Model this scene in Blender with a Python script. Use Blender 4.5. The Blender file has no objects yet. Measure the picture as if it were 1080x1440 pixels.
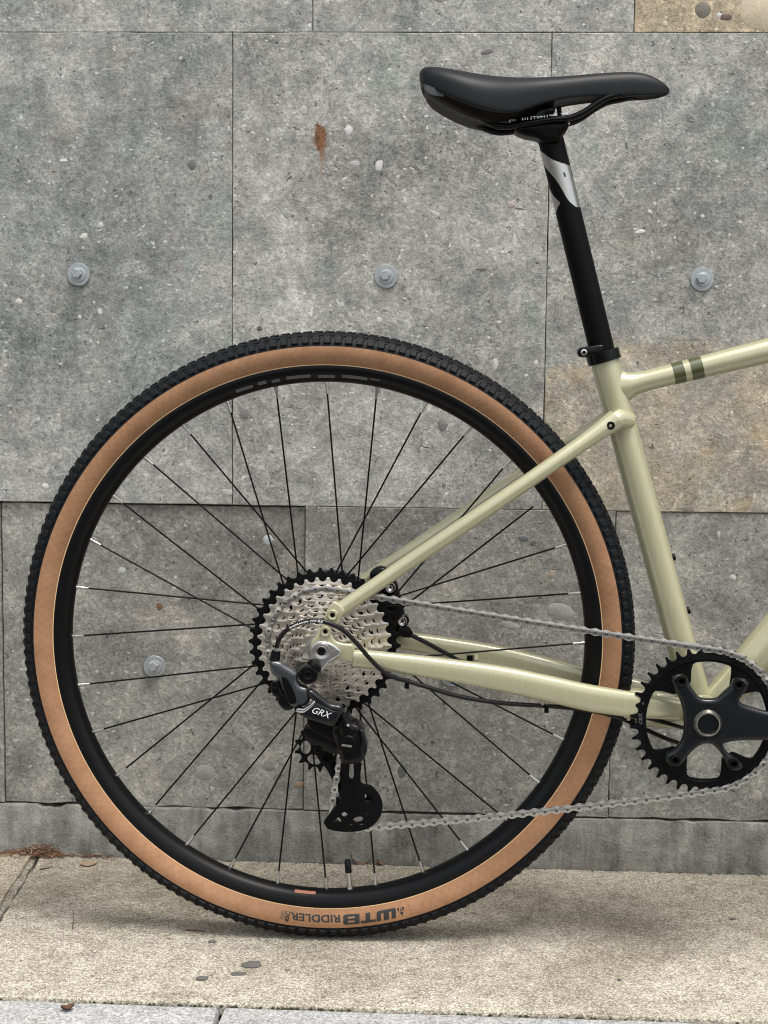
import bpy, bmesh, math, random
from mathutils import Vector, Matrix
random.seed(7)
R = math.radians
S = bpy.context.scene
COL = S.collection

# ------------------------------------------------------------------ camera
CX, CH, CZ, PITCH, YAW, ROLL, FPX = .1508, .6869, 1.7566, .1025, .0486, .0108, 2160.0
_cp, _sp, _cy, _sy = math.cos(PITCH), math.sin(PITCH), math.cos(YAW), math.sin(YAW)
FW = Vector((-_sy*_cp, _cy*_cp, -_sp))
_r0 = Vector((_cy, _sy, 0)); _u0 = _r0.cross(FW)
RT = _r0*math.cos(ROLL) + _u0*math.sin(ROLL)
UP = _u0*math.cos(ROLL) - _r0*math.sin(ROLL)
EYE = Vector((CX, -CZ, CH))
cam = bpy.data.cameras.new('camera'); cam.sensor_fit = 'HORIZONTAL'; cam.sensor_width = 36
cam.lens = 36*FPX/1080; cam.clip_start = .05; cam.clip_end = 500
co = bpy.data.objects.new('camera', cam); COL.objects.link(co)
co.matrix_world = Matrix(((RT.x, UP.x, -FW.x, EYE.x), (RT.y, UP.y, -FW.y, EYE.y), (RT.z, UP.z, -FW.z, EYE.z), (0, 0, 0, 1)))
S.camera = co

# ------------------------------------------------------------------ light
SUN_EL, SUN_AZ = 70, 36        # azimuth: degrees to the right of straight behind the camera
w = bpy.data.worlds.new('World'); S.world = w; w.use_nodes = True
wt = w.node_tree; bg = wt.nodes['Background']
sky = wt.nodes.new('ShaderNodeTexSky'); sky.sky_type = 'NISHITA'; sky.sun_disc = False
sky.sun_elevation = R(SUN_EL); sky.sun_rotation = R(180 - SUN_AZ); sky.air_density = 1.2; sky.dust_density = 4.0
hs = wt.nodes.new('ShaderNodeHueSaturation'); hs.inputs['Saturation'].default_value = .28
wt.links.new(sky.outputs[0], hs.inputs['Color']); wt.links.new(hs.outputs[0], bg.inputs[0])
bg.inputs[1].default_value = .125
sl = bpy.data.lights.new('sun', 'SUN'); sl.energy = 1.5; sl.angle = R(22); sl.color = (1, .965, .91)
so = bpy.data.objects.new('sun', sl); COL.objects.link(so)
_d = Vector((math.sin(R(SUN_AZ))*math.cos(R(SUN_EL)), -math.cos(R(SUN_AZ))*math.cos(R(SUN_EL)), math.sin(R(SUN_EL))))
so.rotation_euler = _d.to_track_quat('Z', 'Y').to_euler()
S.cycles.filter_width = 1.1
S.view_settings.view_transform = 'Standard'; S.view_settings.look = 'None'
S.view_settings.exposure = .86; S.view_settings.gamma = 1; S.view_settings.use_curve_mapping = False

# ------------------------------------------------------------------ measuring helpers
def ray(u, v):
    return (FW + RT*((u-540)/FPX) + UP*((720-v)/FPX))
def P(u, v, Y=0.0):                      # point of the plane y = Y seen at photo pixel (u, v)
    d = ray(u, v); return EYE + d*((Y-EYE.y)/d.y)
def G(u, v, Z=0.0):                      # point of the horizontal plane z = Z
    d = ray(u, v); return EYE + d*((Z-EYE.z)/d.z)
def px(n, Y=0.0):                        # length of n photo pixels at plane Y
    return n*(Y-EYE.y)/_cp/FPX*1.0
WY = .2634                               # wall face
ZR0, ZR1, ZPL = 1.097, .485, .0692       # joints between the panel rows, top of the plinth

# ------------------------------------------------------------------ mesh helpers
WORLD = {}
class MB:
    def __init__(s): s.v = []; s.f = []; s.m = []
    def add(s, vs, fs, mi=0):
        o = len(s.v); s.v += [Vector(a) for a in vs]; s.f += [tuple(i+o for i in f) for f in fs]; s.m += [mi]*len(fs); return s
    def box(s, a, b, mi=0):
        x0, y0, z0 = a; x1, y1, z1 = b
        return s.add([(x0,y0,z0),(x1,y0,z0),(x1,y1,z0),(x0,y1,z0),(x0,y0,z1),(x1,y0,z1),(x1,y1,z1),(x0,y1,z1)],
                     [(0,3,2,1),(4,5,6,7),(0,1,5,4),(1,2,6,5),(2,3,7,6),(3,0,4,7)], mi)
    def tube(s, pts, rad, n=12, mi=0, cap=True, sq=None, upv=None):
        pts = [Vector(p) for p in pts]; k = len(pts)
        rads = rad if isinstance(rad, (list, tuple)) else [rad]*k
        vs = []; pu = Vector(upv) if upv else Vector((0, 1, 0))
        for i, p in enumerate(pts):
            t = (pts[min(i+1, k-1)]-pts[max(i-1, 0)]).normalized()
            if abs(t.dot(pu)) > .97: pu = Vector((0, 0, 1)) if abs(t.z) < .9 else Vector((1, 0, 0))
            a = (pu - t*pu.dot(t)).normalized(); b = t.cross(a)
            if not upv: pu = a
            r = rads[i]; ra, rb = (r, r) if not isinstance(r, (tuple, list)) else r
            for j in range(n):
                an = 2*math.pi*j/n; c, d = math.cos(an), math.sin(an)
                if sq:
                    c = math.copysign(abs(c)**sq, c); d = math.copysign(abs(d)**sq, d)
                vs.append(p + a*(ra*c) + b*(rb*d))
        fs = [(i*n+j, i*n+(j+1) % n, (i+1)*n+(j+1) % n, (i+1)*n+j) for i in range(k-1) for j in range(n)]
        if cap: fs += [tuple(range(n))[::-1], tuple((k-1)*n+j for j in range(n))]
        return s.add(vs, fs, mi)
    def lathe(s, prof, c, n=48, mi=0, closed=False, cap=False):      # axis along y; prof = [(radius, y)]
        c = Vector(c); k = len(prof); vs = []
        for (r, y) in prof:
            for j in range(n):
                a = 2*math.pi*j/n; vs.append((c.x+r*math.cos(a), c.y+y, c.z+r*math.sin(a)))
        kk = k if closed else k-1
        fs = [(i*n+j, i*n+(j+1) % n, ((i+1) % k)*n+(j+1) % n, ((i+1) % k)*n+j) for i in range(kk) for j in range(n)]
        if cap: fs += [tuple(range(n)), tuple((k-1)*n+j for j in range(n))]
        return s.add(vs, fs, mi)
    def cyl(s, c, r, y0, y1, n=24, bev=None, mi=0):                  # short cylinder along y with chamfered rims
        b = bev if bev is not None else min(r*.15, abs(y1-y0)*.25)
        return s.lathe([(r-b, y0), (r, y0+b), (r, y1-b), (r-b, y1)], c, n, mi, cap=True)
    def mesh(s, me, mi=0):
        return s.add([v.co for v in me.vertices], [tuple(p.vertices) for p in me.polygons], mi)
    def xf(s, M):
        s.v = [M @ v for v in s.v]; return s

def plate2d(outer, holes=(), thick=.002, bev=0.0, res=1):            # filled outline in (x, z), extruded along y; returns MB
    cu = bpy.data.curves.new('tmp', 'CURVE'); cu.dimensions = '2D'; cu.fill_mode = 'BOTH' if thick > 0 else 'FRONT'
    cu.extrude = max(thick/2 - bev, 0); cu.bevel_depth = bev; cu.bevel_resolution = res; cu.offset = -bev
    for pts in [outer]+list(holes):
        sp = cu.splines.new('POLY'); sp.points.add(len(pts)-1); sp.use_cyclic_u = True
        for q, p in zip(sp.points, pts): q.co = (p[0], p[1], 0, 1)
    o = bpy.data.objects.new('tmp', cu); me = bpy.data.meshes.new_from_object(o)
    mb = MB().mesh(me); mb.v = [Vector((v.x, -v.z, v.y)) for v in mb.v]
    bpy.data.objects.remove(o); bpy.data.curves.remove(cu); bpy.data.meshes.remove(me)
    return mb
def plate(outer, holes, y, thick, bev=0.0, res=1):
    mb = plate2d([(p[0], p[-1]) for p in outer], [[(p[0], p[-1]) for p in h] for h in holes], thick, bev, res)
    for v in mb.v: v.y += y
    return mb
def text2d(body, size=1.0, shear=0.0, off=0.0):
    cu = bpy.data.curves.new('tmp', 'FONT'); cu.body = body; cu.size = size; cu.shear = shear; cu.offset = off
    cu.resolution_u = 3; o = bpy.data.objects.new('tmp', cu); me = bpy.data.meshes.new_from_object(o)
    mb = MB().mesh(me); bpy.data.objects.remove(o); bpy.data.curves.remove(cu); bpy.data.meshes.remove(me)
    return mb                                                        # flat in x, y
def cr(pts, n=6, closed=False):                                      # Catmull-Rom through points of any dimension
    pts = [Vector(p) for p in pts]; k = len(pts); out = []
    rng = range(k if closed else k-1)
    for i in rng:
        if closed: a, b, c, d = pts[i-1], pts[i], pts[(i+1) % k], pts[(i+2) % k]
        else: a, b, c, d = pts[max(i-1, 0)], pts[i], pts[i+1], pts[min(i+2, k-1)]
        for j in range(n):
            t = j/n
            out.append(.5*((2*b)+(c-a)*t+(2*a-5*b+4*c-d)*t*t+(3*b-a-3*c+d)*t**3))
    if not closed: out.append(pts[-1])
    return out
def pxs(pts, Y): return [P(u, v, Y) for u, v in pts]
def ell(c, a, b, n=20, rot=0, jit=0):
    o = []
    for i in range(n):
        t = 2*math.pi*i/n; k = 1+random.uniform(-jit, jit); x, z = a*math.cos(t)*k, b*math.sin(t)*k
        o.append(Vector((c[0]+x*math.cos(rot)-z*math.sin(rot), c[-1]+x*math.sin(rot)+z*math.cos(rot))))
    return o

def props(o, label=None, cat=None, group=None, kind=None):
    if label: o['label'] = label
    if cat: o['category'] = cat
    if group: o['group'] = group
    if kind: o['kind'] = kind
    return o
def root(name, loc, **k):
    o = bpy.data.objects.new(name, None); COL.objects.link(o); o.location = loc; WORLD[o] = Vector(loc); o.empty_display_size = .1
    return props(o, **k)
def link(name, me, parent, origin):
    o = bpy.data.objects.new(name, me); COL.objects.link(o); origin = Vector(origin)
    WORLD[o] = origin
    if parent: o.parent = parent; o.location = origin - WORLD[parent]
    else: o.location = origin
    return o
def obj(name, mb, mats, parent=None, origin=None, ang=35, fix=True, **k):
    if origin is None: origin = WORLD[parent] if parent else Vector((0, 0, 0))
    origin = Vector(origin)
    me = bpy.data.meshes.new(name); me.from_pydata([v-origin for v in mb.v], [], mb.f)
    mats = mats if isinstance(mats, (list, tuple)) else [mats]
    for m in mats: me.materials.append(m)
    me.polygons.foreach_set('material_index', mb.m)
    if fix:
        b = bmesh.new(); b.from_mesh(me); bmesh.ops.remove_doubles(b, verts=b.verts, dist=1e-6)
        bmesh.ops.recalc_face_normals(b, faces=b.faces); b.to_mesh(me); b.free()
    me.shade_smooth(); me.set_sharp_from_angle(angle=R(ang)); me.update()
    return props(link(name, me, parent, origin), **k)

# ------------------------------------------------------------------ node helpers
class T:
    def __init__(s, name):
        s.m = bpy.data.materials.new(name); s.m.use_nodes = True; s.t = s.m.node_tree; s.b = s.t.nodes['Principled BSDF']
    def n(s, typ, ins=None, **pr):
        nd = s.t.nodes.new(typ)
        for k, v in pr.items(): setattr(nd, k, v)
        for k, v in (ins or {}).items(): s.put(nd.inputs[k], v)
        return nd
    def put(s, sock, v):
        if isinstance(v, bpy.types.NodeSocket): s.t.links.new(v, sock)
        elif hasattr(v, '__len__') and sock.type == 'RGBA' and len(v) == 3: sock.default_value = (*v, 1)
        else: sock.default_value = v
    def ma(s, op, a, b=0.0, c=0.0, clamp=False):
        return s.n('ShaderNodeMath', {0: a, 1: b, 2: c}, operation=op, use_clamp=clamp).outputs[0]
    def vm(s, op, a, b): return s.n('ShaderNodeVectorMath', {0: a, 1: b}, operation=op).outputs[0]
    def mix(s, f, a, b, bt='MIX'):
        nd = s.n('ShaderNodeMix', None, data_type='RGBA', blend_type=bt); s.put(nd.inputs[0], f); s.put(nd.inputs[6], a); s.put(nd.inputs[7], b)
        return nd.outputs[2]
    def noise(s, v, sc, det=4, ro=.55, dist=0.0, out='Fac'):
        return s.n('ShaderNodeTexNoise', {'Vector': v, 'Scale': sc, 'Detail': det, 'Roughness': ro, 'Distortion': dist}).outputs[out]
    def vor(s, v, sc, feat='F1', rnd=1.0):
        return s.n('ShaderNodeTexVoronoi', {'Vector': v, 'Scale': sc, 'Randomness': rnd}, feature=feat)
    def ss(s, x, a, b):                                              # smooth step a -> b
        return s.n('ShaderNodeMapRange', {'Value': x, 'From Min': a, 'From Max': b, 'To Min': 0.0, 'To Max': 1.0}, interpolation_type='SMOOTHSTEP').outputs[0]
    def ramp(s, x, stops):
        nd = s.n('ShaderNodeValToRGB', {0: x}); e = nd.color_ramp.elements
        while len(e) < len(stops): e.new(.5)
        for q, (p, c) in zip(e, stops): q.position = p; q.color = (*c, 1)
        return nd.outputs[0]
    def bump(s, h, st, d): return s.n('ShaderNodeBump', {'Height': h, 'Strength': st, 'Distance': d}).outputs[0]
    def set(s, **k):
        for a, v in k.items(): s.put(s.b.inputs[a.replace('_', ' ')], v)
        return s
def simple(name, col, rough, metal=0.0, coat=0.0, grain=0.0, gsc=300, spec=.5):
    t = T(name); t.set(Base_Color=col, Roughness=rough, Metallic=metal, Coat_Weight=coat, Coat_Roughness=.06, Specular_IOR_Level=spec)
    v = t.n('ShaderNodeTexCoord').outputs['Object']; nz = t.noise(v, gsc, 4, .6)
    t.set(Roughness=t.ma('ADD', t.ma('MULTIPLY', t.ma('SUBTRACT', nz, .5), .25*rough+.03), rough, clamp=True))
    if grain: t.set(Base_Color=t.mix(grain, col, t.mix(nz, [c*.6 for c in col], [min(c*1.4, 1) for c in col])))
    t.set(Normal=t.bump(nz, .05, .0004)); return t.m

# ------------------------------------------------------------------ stone and ground materials
_rust = P(450, 193, WY); _st1 = P(765, 522, WY); _st2 = P(856, 477, WY)
def stone(name):
    t = T(name); p = t.n('ShaderNodeNewGeometry').outputs['Position']; oi = t.n('ShaderNodeObjectInfo')
    off = t.n('ShaderNodeVectorMath', {0: (17., 3., 29.)}, operation='SCALE'); t.put(off.inputs['Scale'], oi.outputs['Random'])
    v = t.vm('ADD', p, off.outputs[0])
    wp = t.n('ShaderNodeVectorMath', {0: t.vm('SUBTRACT', t.noise(v, 22, 3, .6, out='Color'), (.5, .5, .5))}, operation='SCALE'); wp.inputs['Scale'].default_value = .035
    v2 = t.vm('ADD', v, wp.outputs[0])
    big = t.noise(v, 5, 4, .55); mid = t.noise(v2, 34, 8, .7); fine = t.noise(v2, 330, 4, .7); b2 = t.noise(t.vm('ADD', v, (5., 5., 5.)), 9, 5, .6)
    gr = t.noise(v, 300, 3, .8); gr2 = t.noise(t.vm('ADD', v, (2., 7., 3.)), 125, 5, .75)
    x = t.ma('ADD', t.ma('ADD', t.ma('MULTIPLY', mid, .46), t.ma('MULTIPLY', gr2, .30)), t.ma('ADD', t.ma('MULTIPLY', gr, .26), t.ma('MULTIPLY', big, .34)))
    vg = t.vor(t.vm('ADD', v, t.vm('MULTIPLY', t.vm('SUBTRACT', t.noise(v, 240, 2, out='Color'), (.5, .5, .5)), (.004, .004, .004))), 270); g1 = t.n('ShaderNodeSeparateColor', {0: vg.outputs['Color']})
    vh = t.vor(v, 560); g2 = t.n('ShaderNodeSeparateColor', {0: vh.outputs['Color']})
    gran = t.ma('ADD', t.ma('MULTIPLY', t.ma('SUBTRACT', g1.outputs[0], .5), t.ma('MULTIPLY', t.ss(mid, .35, .6), .12)), t.ma('MULTIPLY', t.ma('SUBTRACT', g2.outputs[0], .5), .075))
    x = t.ma('ADD', x, gran)
    c = t.ramp(x, [(.50, (.105, .107, .100)), (.64, (.270, .274, .257)), (.74, (.395, .396, .372)), (.92, (.72, .705, .66))])
    crm = t.ma('MULTIPLY', t.ss(t.noise(v2, 19, 6, .7), .54, .64), t.ss(g1.outputs[1], .35, .8))
    c = t.mix(t.ma('MULTIPLY', crm, .42), c, (.58, .545, .49))
    runs = t.noise(t.n('ShaderNodeVectorMath', {0: v, 1: (1., 1., .07)}, operation='MULTIPLY').outputs[0], 30, 4, .6)
    c = t.mix(t.ma('MULTIPLY', t.ss(runs, .56, .70), .30), c, t.mix(1, c, (.70, .71, .70), 'MULTIPLY'))
    c = t.mix(t.ma('MULTIPLY', t.ss(b2, .52, .72), .5), c, t.mix(1, c, (1.10, 1.0, .92), 'MULTIPLY'))
    c = t.mix(t.ma('MULTIPLY', t.ss(b2, .46, .30), .5), c, t.mix(1, c, (.84, .93, .89), 'MULTIPLY'))
    c = t.mix(1, c, t.mix(t.ss(t.noise(v, 15, 5, .6), .3, .7), (.82, .83, .83), (1.15, 1.13, 1.1)), 'MULTIPLY')
    # round pebbles cut flush with the face
    for sc, keep, lo, hi, sh in ((24, .86, .10, .32, 0), (62, .80, .12, .34, 40)):
        vo = t.vor(t.vm('ADD', v2, (sh, sh, 0.)), sc); cs = t.n('ShaderNodeSeparateColor', {0: vo.outputs['Color']})
        rad = t.ma('ADD', t.ma('MULTIPLY', cs.outputs[1], hi-lo), lo)
        k = t.ma('MULTIPLY', t.ss(t.ma('SUBTRACT', vo.outputs['Distance'], rad), .02, -.02), t.ma('GREATER_THAN', cs.outputs[0], keep))
        pc = t.ramp(cs.outputs[2], [(.0, (.13, .135, .13)), (.35, (.26, .265, .26)), (.7, (.34, .32, .29)), (1, (.50, .49, .46))])
        c = t.mix(t.ma('MULTIPLY', k, .45), c, pc)
    vo = t.vor(t.n('ShaderNodeVectorMath', {0: v2, 1: (1., 1., 1.7)}, operation='MULTIPLY').outputs[0], 105); cs = t.n('ShaderNodeSeparateColor', {0: vo.outputs['Color']})
    k = t.ma('MULTIPLY', t.ss(vo.outputs['Distance'], .30, .18), t.ma('GREATER_THAN', cs.outputs[0], .90))
    c = t.mix(t.ma('MULTIPLY', k, .8), c, (.70, .69, .66))
    # short bright hair marks and dark pits
    hair = t.n('ShaderNodeTexVoronoi', {'Vector': v2, 'Scale': 85.0}, feature='DISTANCE_TO_EDGE').outputs[0]
    hm = t.ma('MULTIPLY', t.ss(hair, .035, .012), t.ss(t.noise(v, 60, 2), .56, .66))
    c = t.mix(t.ma('MULTIPLY', hm, .18), c, (.62, .61, .58))
    pit = t.ss(t.noise(t.vm('ADD', v2, (9., 1., 4.)), 120, 3, .6), .355, .28)
    crk = t.ma('MULTIPLY', t.ss(t.n('ShaderNodeTexVoronoi', {'Vector': v2, 'Scale': 38.0}, feature='DISTANCE_TO_EDGE').outputs[0], .03, .006), t.ss(t.noise(v, 17, 3), .66, .76))
    dark = t.ma('MAXIMUM', pit, crk)
    c = t.mix(t.ma('MULTIPLY', dark, .7), c, (.07, .07, .068))
    # long-standing rust and tide stains
    sp = t.n('ShaderNodeSeparateXYZ', {0: p}); X, Z = sp.outputs[0], sp.outputs[2]
    wob = t.ma('MULTIPLY', t.ma('SUBTRACT', t.noise(p, 130, 5, .8), .5), 2.4)
    dx = t.ma('DIVIDE', t.ma('SUBTRACT', X, _rust.x), .011); dz = t.ma('DIVIDE', t.ma('SUBTRACT', Z, _rust.z), .019)
    d = t.ma('ADD', t.ma('SQRT', t.ma('ADD', t.ma('MULTIPLY', dx, dx), t.ma('MULTIPLY', dz, dz))), wob)
    c = t.mix(t.ma('MULTIPLY', t.ss(d, 1.1, .55), .9), c, t.mix(t.ss(fine, .4, .6), (.045, .018, .008), (.25, .095, .028)))
    st = t.ma('MULTIPLY', t.ss(t.ma('ADD', t.ma('ABSOLUTE', t.ma('SUBTRACT', X, _rust.x+.003)), t.ma('MULTIPLY', wob, .003)), .0055, .0015),
              t.ma('MULTIPLY', t.ss(Z, _rust.z-.075, _rust.z-.01), t.ss(Z, _rust.z+.01, _rust.z)))
    c = t.mix(t.ma('MULTIPLY', st, .6), c, (.24, .12, .05))
    w2 = t.ma('MULTIPLY', t.ma('SUBTRACT', t.noise(p, 16, 6, .7), .5), .05)
    line = t.ma('MINIMUM', t.ma('ADD', _st1.z, t.ma('MULTIPLY', t.ma('SUBTRACT', X, _st1.x), (_st2.z-_st1.z)/(_st2.x-_st1.x))), _st2.z)
    inside = t.ma('MULTIPLY', t.ss(t.ma('SUBTRACT', t.ma('ADD', line, w2), Z), -.006, .014), t.ma('MULTIPLY', t.ma('GREATER_THAN', X, P(773, 200, WY).x), t.ma('MULTIPLY', t.ma('LESS_THAN', X, 1.03), t.ma('GREATER_THAN', Z, ZR1))))
    c = t.mix(t.ma('MULTIPLY', inside, t.ma('ADD', .35, t.ma('MULTIPLY', t.ss(t.noise(p, 8, 5, .6), .35, .62), .6))), c, t.mix(1, c, (1.18, 1.03, .83), 'MULTIPLY'))
    och = t.ma('MULTIPLY', inside, t.ss(t.noise(p, 13, 6, .7, 1.0), .53, .66))
    c = t.mix(t.ma('MULTIPLY', och, .36), c, t.mix(1, c, (1.25, .86, .48), 'MULTIPLY'))
    c = t.mix(1, c, oi.outputs['Color'], 'MULTIPLY')
    h = t.ma('SUBTRACT', t.ma('ADD', t.ma('MULTIPLY', mid, .8), t.ma('ADD', t.ma('MULTIPLY', gr2, .6), t.ma('MULTIPLY', gr, .35))), t.ma('MULTIPLY', dark, .8))
    t.set(Base_Color=c, Roughness=.82, Specular_IOR_Level=.3, Normal=t.bump(h, .6, .0032)); return t.m
def concrete(name, lo, mi_, hi, sc=1.0, patch=(.8, .8, .8), gscale=260, bmp=.9, dirt=False):
    t = T(name); p = t.n('ShaderNodeNewGeometry').outputs['Position']; oi = t.n('ShaderNodeObjectInfo')
    v = p
    big = t.noise(v, 4.5*sc, 5, .6); mid = t.noise(v, 40*sc, 6, .65); g = t.noise(v, gscale, 3, .75)
    vo = t.vor(v, gscale*1.15); cs = t.n('ShaderNodeSeparateColor', {0: vo.outputs['Color']})
    x = t.ma('ADD', t.ma('MULTIPLY', g, .75), t.ma('ADD', t.ma('MULTIPLY', mid, .3), t.ma('MULTIPLY', t.ma('SUBTRACT', cs.outputs[0], .5), .30)))
    c = t.ramp(x, [(.32, lo), (.52, mi_), (.74, hi)])
    c = t.mix(t.ss(big, .46, .68), c, t.mix(1, c, patch, 'MULTIPLY'))
    b2 = t.noise(t.vm('ADD', v, (3., 8., 1.)), 11*sc, 6, .65)
    c = t.mix(t.ma('MULTIPLY', t.ss(b2, .54, .70), .4), c, t.mix(1, c, (.66, .60, .54), 'MULTIPLY'))
    pit = t.ss(t.noise(v, 150, 2, .5), .30, .24)
    c = t.mix(t.ma('MULTIPLY', pit, .6), c, (.07, .06, .05))
    if dirt:
        vs2 = t.vor(v, 62); s2 = t.n('ShaderNodeSeparateColor', {0: vs2.outputs['Color']})
        k = t.ma('MULTIPLY', t.ss(t.ma('ADD', vs2.outputs['Distance'], t.ma('MULTIPLY', t.ma('SUBTRACT', mid, .5), .5)), .17, .09), t.ma('GREATER_THAN', s2.outputs[0], .80))
        c = t.mix(t.ma('MULTIPLY', k, .7), c, t.mix(s2.outputs[1], (.05, .045, .035), (.22, .15, .09)))
        b3 = t.noise(t.vm('ADD', v, (1., 4., 2.)), 24, 6, .7)
        c = t.mix(t.ma('MULTIPLY', t.ss(b3, .50, .66), .5), c, t.mix(1, c, (.68, .66, .63), 'MULTIPLY'))
        c = t.mix(t.ma('MULTIPLY', t.ss(b3, .42, .30), .5), c, t.mix(1, c, (1.22, 1.22, 1.2), 'MULTIPLY'))
    if dirt:                                                         # darker towards the foot of the wall, with a noise-warped edge
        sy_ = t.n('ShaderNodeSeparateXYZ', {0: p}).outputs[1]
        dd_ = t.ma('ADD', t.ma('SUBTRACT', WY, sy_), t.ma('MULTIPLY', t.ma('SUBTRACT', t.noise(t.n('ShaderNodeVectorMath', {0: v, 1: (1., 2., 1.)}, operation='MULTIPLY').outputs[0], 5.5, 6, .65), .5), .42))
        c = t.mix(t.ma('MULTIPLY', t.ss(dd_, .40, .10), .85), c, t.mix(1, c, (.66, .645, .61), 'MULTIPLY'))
    c = t.mix(1, c, oi.outputs['Color'], 'MULTIPLY')
    h = t.ma('ADD', t.ma('ADD', g, t.ma('MULTIPLY', mid, .7)), t.ma('MULTIPLY', vo.outputs['Distance'], -.25))
    t.set(Base_Color=c, Roughness=.9, Specular_IOR_Level=.25, Normal=t.bump(h, bmp, .0035)); return t.m
M = {}
M['stone'] = stone('wall_stone')
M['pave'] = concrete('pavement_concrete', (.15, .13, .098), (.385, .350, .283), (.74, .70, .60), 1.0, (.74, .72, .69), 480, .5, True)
M['kerb'] = concrete('grey_granite', (.20, .203, .203), (.395, .398, .393), (.61, .61, .595), 1.2, (.9, .9, .9), 420, .6)
M['ground'] = concrete('asphalt', (.025, .025, .026), (.05, .05, .05), (.10, .10, .098), .5, (.8, .8, .8), 160, .8)
def plinth_mat():
    t = T('plinth_render'); p = t.n('ShaderNodeNewGeometry').outputs['Position']
    sv = t.n('ShaderNodeVectorMath', {0: p, 1: (1., 1., .16)}, operation='MULTIPLY').outputs[0]
    streak = t.noise(sv, 45, 5, .6); mid = t.noise(p, 30, 7, .65); f = t.noise(p, 300, 3, .6)
    x = t.ma('ADD', t.ma('MULTIPLY', streak, .45), t.ma('ADD', t.ma('MULTIPLY', mid, .45), t.ma('MULTIPLY', f, .25)))
    c = t.ramp(x, [(.42, (.060, .058, .050)), (.57, (.160, .155, .137)), (.74, (.30, .292, .262))])
    c = t.mix(t.ma('MULTIPLY', t.ss(t.noise(p, 9, 4), .52, .66), .5), c, t.mix(1, c, (.80, .86, .92), 'MULTIPLY'))
    t.set(Base_Color=c, Roughness=.85, Specular_IOR_Level=.3, Normal=t.bump(t.ma('ADD', mid, t.ma('MULTIPLY', f, .4)), .8, .004)); return t.m
M['plinth'] = plinth_mat()
M['core'] = simple('mortar', (.05, .05, .048), .95)
M['galv'] = simple('galvanised_steel', (.40, .425, .435), .40, .55, 0, .55, 350)
def pebble_mat():
    t = T('pebble'); oi = t.n('ShaderNodeObjectInfo'); p = t.n('ShaderNodeNewGeometry').outputs['Position']
    n = t.noise(p, 260, 5, .7); n2 = t.noise(p, 60, 4, .6)
    c = t.mix(1, oi.outputs['Color'], t.ramp(t.ma('ADD', t.ma('MULTIPLY', n, .6), t.ma('MULTIPLY', n2, .4)), [(.3, (.74, .73, .71)), (.7, (1.12, 1.12, 1.12))]), 'MULTIPLY')
    t.set(Base_Color=c, Roughness=.7, Normal=t.bump(n, .4, .001)); return t.m
M['pebble'] = pebble_mat()
M['leaf'] = simple('dry_leaf', (.10, .048, .024), .8, 0, 0, .6, 120)
M['needle'] = simple('dry_needle', (.15, .070, .036), .8, 0, 0, .7, 60)
M['straw'] = simple('pale_straw', (.26, .19, .12), .8, 0, 0, .6, 60)
M['grit'] = simple('dark_grit', (.105, .10, .09), .85, 0, 0, .4, 200)
M['moss'] = simple('moss', (.05, .048, .022), .95, 0, 0, .5, 200)

# bicycle materials
def paint():
    t = T('sage_paint'); v = t.n('ShaderNodeTexCoord').outputs['Object']
    br = t.noise(t.n('ShaderNodeVectorMath', {0: v, 1: (1., 1., .06)}, operation='MULTIPLY').outputs[0], 420, 3, .6); fl = t.noise(v, 1600, 2, .5)
    c = t.mix(br, (.372, .358, .215), (.475, .456, .298)); c = t.mix(t.ma('MULTIPLY', t.ss(fl, .55, .75), .25), c, (.62, .61, .46))
    t.set(Base_Color=c, Metallic=.22, Roughness=.30, Coat_Weight=1.0, Coat_Roughness=.03); return t.m
M['paint'] = paint()
M['olive'] = simple('olive_decal', (.052, .058, .010), .4, 0, 1.0)
M['black_matte'] = simple('matte_black_alloy', (.0028, .0028, .0030), .42, 0, 0, spec=.10)
M['black_gloss'] = simple('gloss_black_plastic', (.0025, .0025, .0028), .22, 0, .06, spec=.2)
M['black_steel'] = simple('black_steel', (.003, .003, .0033), .36, .0, spec=.15)
M['anod'] = simple('dark_grey_alloy', (.0042, .0046, .0056), .27, 0, .10, spec=.36)
M['link_grey'] = simple('satin_grey_alloy', (.082, .085, .093), .32, .75)
M['silver'] = simple('polished_silver', (.80, .79, .77), .2, 1.0)
M['alloy'] = simple('brushed_alloy', (.50, .49, .47), .3, 1.0)
M['cog'] = simple('nickel_sprocket', (.66, .595, .50), .33, 1.0, 0, .15, 260)
M['chain'] = simple('nickel_chain', (.50, .48, .445), .28, 1.0, 0, .2, 500)
M['pin'] = simple('chain_pin', (.16, .15, .14), .4, 1.0)
M['bronze'] = simple('axle_ring', (.62, .58, .52), .28, 1.0)
M['rubber'] = simple('tread_rubber', (.0046, .0052, .0064), .55, 0, 0, .3, 400, spec=.20)
M['rim'] = simple('rim_black', (.0032, .0032, .0035), .33, 0, 0, spec=.20)
M['saddle'] = simple('saddle_vinyl', (.0050, .0060, .0082), .50, 0, 0, .2, 1800, spec=.30)
M['cable'] = simple('cable_housing', (.005, .0045, .0045), .30, spec=.3)
M['white'] = simple('white_print', (.72, .72, .70), .5)
M['ink'] = simple('black_print', (.016, .015, .015), .55)
M['inkgrey'] = simple('faded_print', (.14, .085, .055), .6)
M['greyprint'] = simple('grey_print', (.085, .088, .085), .5)
M['orange'] = simple('orange_sticker', (.42, .17, .095), .5)
M['cream'] = simple('bead_cream', (.72, .50, .27), .6)
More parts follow.
